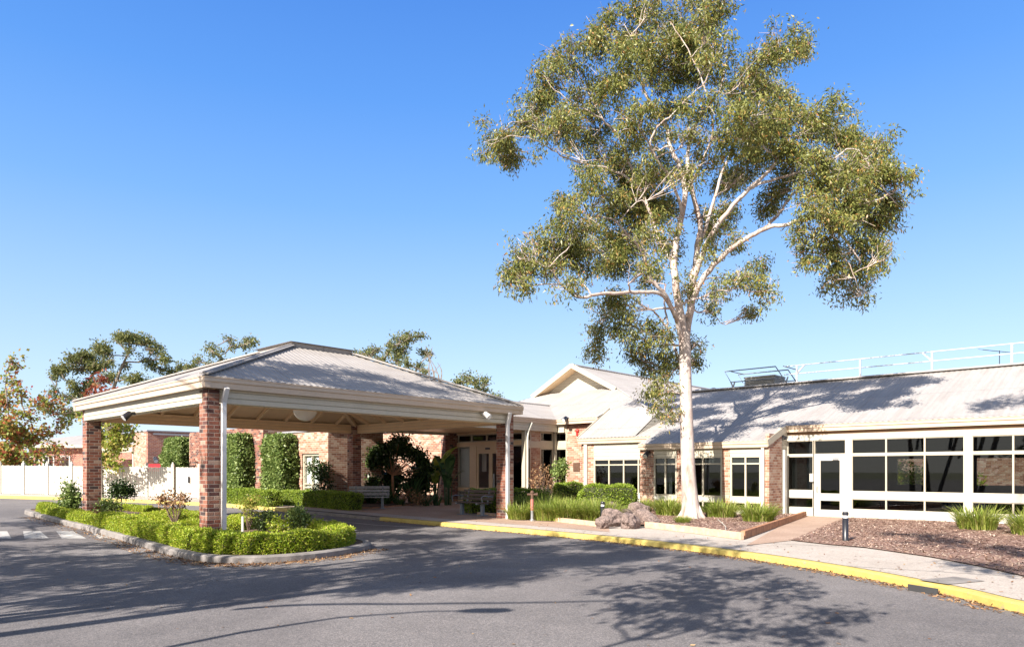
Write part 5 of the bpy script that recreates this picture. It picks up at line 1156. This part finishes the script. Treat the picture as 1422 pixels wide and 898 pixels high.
simple_tree('far_gum', 'background gum behind the right slope of the canopy roof', 75, (555,688), [(556,620),(556,560),(556,520)],
 [(572,468,15,7),(560,472,16,8),(585,466,8,5),(545,480,14,8),(520,487,14,8),(508,492,12,6),(495,492,9,5),(530,500,12,6),(560,488,14,9),(550,498,12,7),(596,492,9,6),(588,490,6,4),(540,488,8,6),(582,508,10,6),(572,520,12,5),(565,505,10,8),(590,516,6,4)], 'fargum', L=.3, Wd=.14, dens=22, tr=.22, spray=.2, twr=.05, subn=6)
simple_tree('far_gum', 'small rounded background gum left of the entrance roof', 70, (660,688), [(660,620),(662,560),(662,540)],
 [(648,524,10,8),(640,532,8,6),(660,530,10,9),(675,530,10,9),(672,542,12,8),(655,545,12,6),(690,552,8,3),(634,530,4,6)], 'fargum', L=.28, Wd=.14, dens=26, tr=.2, spray=.2, twr=.04, subn=6)
bt_ = Tree('bare_tree', 'leafless pale tree behind the canopy roof', 'tree', at(604,688,72), 'bark', 'fargum')
for k in range(9):
    u0 = 604+random.uniform(-3,3); bt_.limb([at(604,640,72), at(u0,560,72), at(u0+random.uniform(-9,9),520,72), at(600+random.uniform(-16,16),475+random.uniform(0,45),72)], .10,.02,5)
bt_.mb.build('trunk', M['bark'], bt_.t)
# distant tree line, low, beyond everything
bb = []
for k in range(150):
    x = -140+k*1.9+random.uniform(-1,1); bb.append(((x,150+random.uniform(-8,8),random.uniform(1.5,3.4)),(3,3,2.2)))
bb2 = [((-60+k*1.5+random.uniform(-1,1), -38+random.uniform(-4,4)-abs(k-45)*.1, random.uniform(1.5,6.5)),(2.6,2.6,2.0)) for k in range(95)]
V2,Q2 = blobs_leaves(bb2, 1.1, .9, .5, .2, .5, 7); o = link('rear_woodland', npmesh('wood',V2,Q2), M['darkleaf'], None, (0,0,0)); tag(o, kind='stuff', label='belt of trees across the road behind the camera', cat='woodland')
V,Q = blobs_leaves(bb, .8, 1.1, .6, .2, .6, 7); o = link('distant_woodland', npmesh('wood',V,Q), M['fargum'], None, (0,0,0)); tag(o, kind='stuff', label='low distant belt of trees beyond the buildings', cat='woodland')
# bare reddish shrub and bushes on the fence line
def ssh(name,label,cat,uv,Y,blobs,mat,**kw):
    p = at(uv[0],uv[1],Y); p.z = g(p.x,p.y)+kw.pop('h',.12); return shrub(name,label,cat,p,[SB(*b[:2],Y,*b[2:]) for b in blobs],mat,**kw)
ssh('shrub','twiggy pink-red shrub before the far house','shrub',(92,680),50,[(92,632,16,12),(82,640,10,8)],'redleaf',dens=1.5,L=.14,Wd=.07,stems=26,sr=.03)
# island plants
def isp(u,v): return gp(u,v,.13)
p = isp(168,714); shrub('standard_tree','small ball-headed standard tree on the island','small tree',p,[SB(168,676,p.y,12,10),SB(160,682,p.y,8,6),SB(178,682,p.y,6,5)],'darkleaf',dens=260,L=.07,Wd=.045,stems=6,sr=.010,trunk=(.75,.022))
p = isp(98,712); shrub('rose_bush','leafy bush beside the left brick column','shrub',p,[SB(98,683,p.y,8,11),SB(100,697,p.y,9,9),SB(94,702,p.y,7,6)],'ivy',dens=160,L=.09,Wd=.06,stems=6,sr=.012)
p = isp(243,731); shrub('rose_bush','sparse tall rose with bare stems in the middle of the island','rose',p,[SB(240,697,p.y,12,9),SB(225,692,p.y,7,5),SB(252,692,p.y,8,4)],'litter',dens=45,L=.07,Wd=.05,stems=9,sr=.010)
p = isp(140,718); shrub('rose_bush','low white-flecked rose at the foot of the standard tree','rose',p,[SB(150,703,p.y,14,6)],'ivy',dens=160,L=.08,Wd=.05,stems=6,sr=.010)
isb = [('rose_bush','leggy rose with reddish tips right of the white downpipe',(345,738),[(345,712,15,12),(342,700,12,8),(352,695,10,5)],'autumng',110,.07),
 ('round_shrub','small-leaved green shrub between rose and golden ball',(366,742),[(366,726,14,12),(374,717,7,6)],'ivy',420,.06),
 ('round_shrub','round golden green shrub at the right end of the island',(388,744),[(388,729,16,12)],'golden',520,.07),
 ('round_shrub','dark green pointed shrub at the right end of the island',(412,742),[(412,724,12,13),(412,712,9,7),(420,720,8,6)],'ivy',420,.075),
 ('round_shrub','low yellow-green shrub in front of the dark pointed shrub',(440,742),[(440,731,14,8)],'golden',460,.07)]
for nm,lb,(u,v),bs,mt,dn,LL in isb:
    p = isp(u,v); shrub(nm,lb,'shrub',p,[SB(b[0],b[1],p.y,b[2],b[3]) for b in bs],mt,dens=dn,L=LL,Wd=LL*.5,stems=5,sr=.009,per=8,spray=.05)
p = gp(337,748,.13); mb = MB(); mb.beam(p,p+Vector((0,0,.5)),.045,.045); tag(mb.build('garden_stake', M['white'], loc=tuple(p)), 'short white stake among the island roses', 'stake')
# shaded garden beside the entrance
def sgp(u,v): return gp(u,v,.15)
Yg = 29.5
p = sgp(545,699); p = Vector((at(545,690,Yg).x,Yg,.2))
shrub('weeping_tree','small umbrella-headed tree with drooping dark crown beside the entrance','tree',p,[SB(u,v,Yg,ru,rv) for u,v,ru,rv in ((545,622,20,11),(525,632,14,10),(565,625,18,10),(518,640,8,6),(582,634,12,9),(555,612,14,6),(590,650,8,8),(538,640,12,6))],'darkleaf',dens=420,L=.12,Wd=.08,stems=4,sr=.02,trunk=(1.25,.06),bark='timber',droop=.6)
def strap(label, p, n, H, lean, w, name='strap_plant', cat='plant', mat='strap', cols=1, R=.3, group=None, seed=3):
    V,Q = tuft_mesh(n,H,R,lean,w,seed); o = link(name, npmesh(name,V,Q), M[mat], None, p); tag(o,label,cat,group); return o
def paddle(label, p, n, H, seed, mat):
    rp = random.Random(seed); p = Vector(p); t_ = thing('paddle_plant', label, 'plant', tuple(p)); ms = MB(); ml = MB()
    for k in range(n):
        an = rp.uniform(0,6.28); h = H*rp.uniform(.55,1); sp_ = rp.uniform(.15,.6)*h*.5; d = Vector((math.cos(an),math.sin(an),0)); sd = Vector((-d.y,d.x,0))
        q = p+d*.12; m = p+d*sp_*.5+Vector((0,0,h*.5)); ms.tube([q,q.lerp(m,.5)+Vector((0,0,.08)),m],[.035,.025,.02],6)
        L = h*.55; wd = .13*h**.5; prev = None
        for i in range(9):
            f = i/8; c = m + d*(sp_*.6*f+L*.38*f**2.2) + Vector((0,0,L*(f-.30*f**3))); w_ = wd*math.sin(math.pi*min(1,f*.93+.07))**.6*(1-.1*f); up = Vector((0,0,.25*w_))
            row = (c-sd*w_+up, c, c+sd*w_+up)
            if prev: ml.poly([prev[0],prev[1],row[1],row[0]]); ml.poly([prev[1],prev[2],row[2],row[1]])
            prev = row
    ms.build('stalks', M['strap'], t_); ml.build('leaves', M[mat], t_, True)
paddle('tall bird of paradise plant with sunlit paddle leaves left of the entrance', (at(602,690,30.2).x,30.2,.2), 9, 3.0, 4, 'blade')
paddle('bird of paradise plant leaning against the dark wall of the entrance', (at(622,690,29.6).x,29.6,.2), 7, 2.5, 8, 'strap')
paddle('dark paddle-leaved plant behind the weeping tree', (at(588,690,30.4).x,30.4,.2), 8, 2.3, 12, 'darkleaf')
for (u,Y,n,H,le,w,lb,nm) in ((498,28.6,40,1.1,1.1,.06,'arching cycad-like plant behind the far bench','cycad'),(515,29.2,34,1.3,.9,.07,'dark cycad at the left of the weeping tree','cycad'),(535,28.7,50,.8,1.0,.05,'dark strappy plant behind the timber edge','strap_plant'),
    (556,28.6,45,.55,1.0,.05,'lily clump at the middle of the shaded bed','strap_plant'),(592,28.9,45,.6,1.0,.05,'bright strap-leaved clump at the front right of the shaded bed','strap_plant'),(606,29.5,40,.6,1.0,.05,'strap-leaved clump near the entrance end of the shaded bed','strap_plant'),(546,29.6,40,1.2,.8,.08,'dark broad strappy plant under the weeping tree','strap_plant'),(572,30,36,1.5,.7,.1,'tall dark strappy plant at the back of the shaded bed','strap_plant')):
    p = at(u,690,Y); p.z = .2; strap(lb, p, n, H, le, w, nm, seed=int(u))
p = at(572,694,28.6); p.z=.2; shrub('shrub','pale grey-pink groundcover clump catching the sun in the shaded bed','shrub',p,[SB(570,688,28.6,13,7),SB(582,691,28.6,9,5)],'litter',dens=160,L=.09,Wd=.05,stems=3,sr=.01)
sheet('garden_bed', [(q.x,q.y) for q in (gp(470,705.5,.13),gp(530,704.5,.13),gp(570,700.5,.13),gp(605,697.5,.13),W(-24.95,22.6),W(-25,22.2),W(-30,22.2),W(-30,18.3),W(-24.5,18.3),W(-24.5,15.2))], .19, M['soil'], 1.5)
p = at(452,690,26.9); p.z=.3; shrub('shrub','dark leafy shrub against the wing corner beside the rear column','shrub',W(-24.1,15.2,.3),[((W(-24.3,15.25).x,W(-24.3,15.25).y,1.1),(.35,.3,.8)),((W(-24.6,15.2).x,W(-24.6,15.2).y,1.7),(.45,.3,.35))],'darkleaf',dens=160,L=.10,Wd=.07,stems=6,sr=.012)
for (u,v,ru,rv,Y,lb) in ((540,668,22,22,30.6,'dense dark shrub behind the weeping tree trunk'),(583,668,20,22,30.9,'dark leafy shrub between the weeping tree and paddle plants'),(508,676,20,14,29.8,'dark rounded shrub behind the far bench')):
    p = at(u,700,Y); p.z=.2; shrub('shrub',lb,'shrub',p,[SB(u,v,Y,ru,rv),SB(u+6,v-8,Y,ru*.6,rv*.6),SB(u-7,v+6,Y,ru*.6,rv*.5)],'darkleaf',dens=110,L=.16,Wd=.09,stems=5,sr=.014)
# plants against the entry windows
p = at(777,672,29.5); p.z=.2; shrub('standard_tree','small white-flecked standard tree before the entrance window','small tree',p,[SB(777,654,29.5,8,8),SB(780,646,29.5,5,4)],'ivy',dens=120,L=.10,Wd=.07,stems=5,sr=.012,trunk=(.9,.03))
p = at(752,680,28.5); p.z=.2; shrub('rose_bush','leafless-looking rose with purple twigs before the side windows','rose',p,[SB(752,655,28.5,10,12),SB(762,670,28.5,12,9),SB(745,668,28.5,7,7)],'litter',dens=22,L=.08,Wd=.05,stems=12,sr=.014)
for (u,v,lb) in ((748,688,'low mixed green shrub behind the standpipe'),(772,690,'pale green shrub at the middle of the grass row back'),(800,690,'yellow-green shrub in front of the plaque hedge'),(822,694,'soft green shrub left of the rounded box hedge')):
    p = at(u,v+12,25.5); p.z=.2; shrub('shrub',lb,'shrub',p,[SB(u,v,25.5,15,9),SB(u+8,v+3,25.5,9,7)],'autumng' if u in (772,800) else 'hedge',dens=160,L=.08,Wd=.04,stems=4,sr=.01)
p = W(-3.0,42.5,.1); shrub('round_shrub','round green courtyard bush seen through the glass wing','shrub',p,[((p.x,p.y,1.0),(1.2,1.0,1.0)),((p.x-.9,p.y+.6,1.5),(.9,.8,.8))],'hedge',dens=60,L=.14,Wd=.1,stems=4)
p = W(-8.5,42.0,.1); shrub('round_shrub','broad courtyard hedge bush seen through the middle panes','shrub',p,[((p.x,p.y,1.1),(2.0,1.2,1.0)),((p.x-1.9,p.y+1.6,1.2),(1.5,1.2,1.1))],'golden',dens=45,L=.14,Wd=.1,stems=4)
# ------------------------------------------------------------------ litter and chips
def scatter(name, label, polyfn, n, L, Wd, mat, cat, zoff=.006):
    P = []
    while len(P) < n:
        q = polyfn()
        if q is not None: P.append(q)
    P = np.array(P); P[:,2] += zoff; D = RNG.normal(size=(n,3)); D[:,2] = np.abs(D[:,2])*.18
    V = np.empty((n,4,3)); D = unit(D); sd = unit(np.cross(D, np.tile([0,0,1.0],(n,1)))+RNG.normal(0,.25,(n,3))); l_ = (L*RNG.uniform(.5,1.5,n))[:,None]; w_ = (Wd*RNG.uniform(.5,1.4,n))[:,None]
    V[:,0]=P-sd*w_/2; V[:,1]=P+D*l_-sd*w_/2; V[:,2]=P+D*l_+sd*w_/2; V[:,3]=P+sd*w_/2
    loc = P[0]; o = link(name, npmesh(name, V.reshape(-1,3)-loc, np.arange(4*n).reshape(n,4)), M[mat], None, loc); tag(o,label,cat,None,'stuff'); return o
from mathutils.geometry import intersect_point_line
def inpoly(x,y,P):
    c = False; n = len(P)
    for i in range(n):
        x0,y0 = P[i][0],P[i][1]; x1,y1 = P[i-1][0],P[i-1][1]
        if (y0>y)!=(y1>y) and x < (x1-x0)*(y-y0)/(y1-y0)+x0: c = not c
    return c
def rnd_in(P, z):
    xs=[p[0] for p in P]; ys=[p[1] for p in P]
    def f():
        x = random.uniform(min(xs),max(xs)); y = random.uniform(min(ys),max(ys))
        return (x,y,z) if inpoly(x,y,P) else None
    return f
scatter('bark_chips','reddish bark chips covering the gum tree bed', rnd_in([(p.x,p.y) for p in bed1],.19), 26000, .045,.018,'chip','mulch')
scatter('bark_chips','reddish bark chips covering the right-hand bed', rnd_in([(p.x,p.y) for p in bed2],.145), 26000, .045,.018,'chip','mulch')
ol = kerbline[i527:-8]
def along(line, w, sgn=-1, z=0, pw=2):
    o2 = off_line(line, 0)
    def f():
        i = random.randrange(len(line)-1); p = o2[i].lerp(o2[i+1], random.random()); t_ = (o2[i+1]-o2[i]).normalized(); d = sgn*(abs(random.random())**pw)*w; q = Vector((p.x-t_.y*d,p.y+t_.x*d,0)); return (q.x,q.y,g(q.x,q.y)+z)
    return f
scatter('fallen_leaves','brown fallen leaves drifted along the foot of the yellow kerb', along(ol,.30,-1,0,3), 3800, .045,.018,'litter','leaf litter')
scatter('fallen_leaves','brown fallen leaves drifted round the island kerb', along(isl[8:44],.42,-1,0,2), 3200, .045,.018,'litter','leaf litter')
scatter('fallen_leaves','scattered leaves lying over the open road', lambda: (lambda x,y:(x,y,g(x,y)))(random.uniform(-14,8),random.uniform(4,22)), 500, .035,.018,'litter','leaf litter')
scatter('fallen_leaves','scattered leaves lying on the footpath', along(back[i527:-8],1.6,1,.13,1), 260, .04,.02,'litter','leaf litter')
# ------------------------------------------------------------------ light, sky, camera
sun = bpy.data.lights.new('sun','SUN'); sun.energy = 5.0; sun.angle = math.radians(.42); sun.color = (1,.93,.83)
so = bpy.data.objects.new('sun', sun); C.objects.link(so)
tosun = Vector((-SD.x*math.cos(EL), -SD.y*math.cos(EL), math.sin(EL))); so.rotation_euler = tosun.to_track_quat('Z','Y').to_euler()
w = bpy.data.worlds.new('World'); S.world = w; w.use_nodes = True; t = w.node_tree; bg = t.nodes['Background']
sky = t.nodes.new('ShaderNodeTexSky'); sky.sky_type = 'NISHITA'; sky.sun_disc = False; sky.sun_elevation = EL
sky.sun_rotation = math.atan2(tosun.x, tosun.y) % (2*math.pi); sky.altitude = 0; sky.air_density = 1.0; sky.dust_density = .15; sky.ozone_density = 1.6
tcw = t.nodes.new('ShaderNodeTexCoord'); sxw = t.nodes.new('ShaderNodeSeparateXYZ'); t.links.new(tcw.outputs['Generated'], sxw.inputs[0])
K_ = 1/(2.4*.13)
sr_ = ramp(t, sxw.outputs[2], [(p, tuple(c*K_*q for c in col)) for p, q, col in ((0,1,(.66,.80,1.0)),(.12,1,(.53,.73,1.0)),(.22,1,(.37,.61,1.0)),(.34,1,(.19,.46,.98)),(.46,1,(.095,.34,.93)),(.56,1,(.06,.26,.84)),(.66,1,(.06,.16,.42)),(1,1,(.05,.09,.17)))])
mx_ = t.nodes.new('ShaderNodeMix'); mx_.data_type = 'RGBA'; mx_.inputs[0].default_value = .85; t.links.new(sky.outputs[0], mx_.inputs[6]); t.links.new(sr_, mx_.inputs[7])
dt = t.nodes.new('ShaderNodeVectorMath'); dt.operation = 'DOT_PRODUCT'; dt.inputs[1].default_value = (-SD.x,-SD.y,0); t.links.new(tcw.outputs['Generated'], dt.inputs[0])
gl_ = math_(t, 'MULTIPLY', math_(t, 'MAXIMUM', dt.outputs['Value'], 0.0), .9)  # warm brightening added on the sun side of the sky, fills shaded areas
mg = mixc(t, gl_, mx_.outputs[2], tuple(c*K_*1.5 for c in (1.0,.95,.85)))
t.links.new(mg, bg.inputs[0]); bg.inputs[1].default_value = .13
cam = bpy.data.cameras.new('camera'); cam.sensor_width = 36; cam.lens = F/1422*36; cam.shift_y = (VH-449)/1422; cam.clip_end = 2000; cam.clip_start = .05
co = bpy.data.objects.new('camera', cam); C.objects.link(co); co.location = (0,0,EYE); co.rotation_euler = (math.pi/2,0,0); S.camera = co
S.view_settings.view_transform = 'Standard'; S.view_settings.look = 'None'; S.view_settings.exposure = 1.3; S.view_settings.gamma = 1; S.view_settings.use_curve_mapping = False
S.render.engine = 'CYCLES'; S.render.resolution_x = 1024; S.render.resolution_y = 646
S.cycles.max_bounces = 6; S.cycles.transparent_max_bounces = 12; S.cycles.diffuse_bounces = 3; S.cycles.glossy_bounces = 3
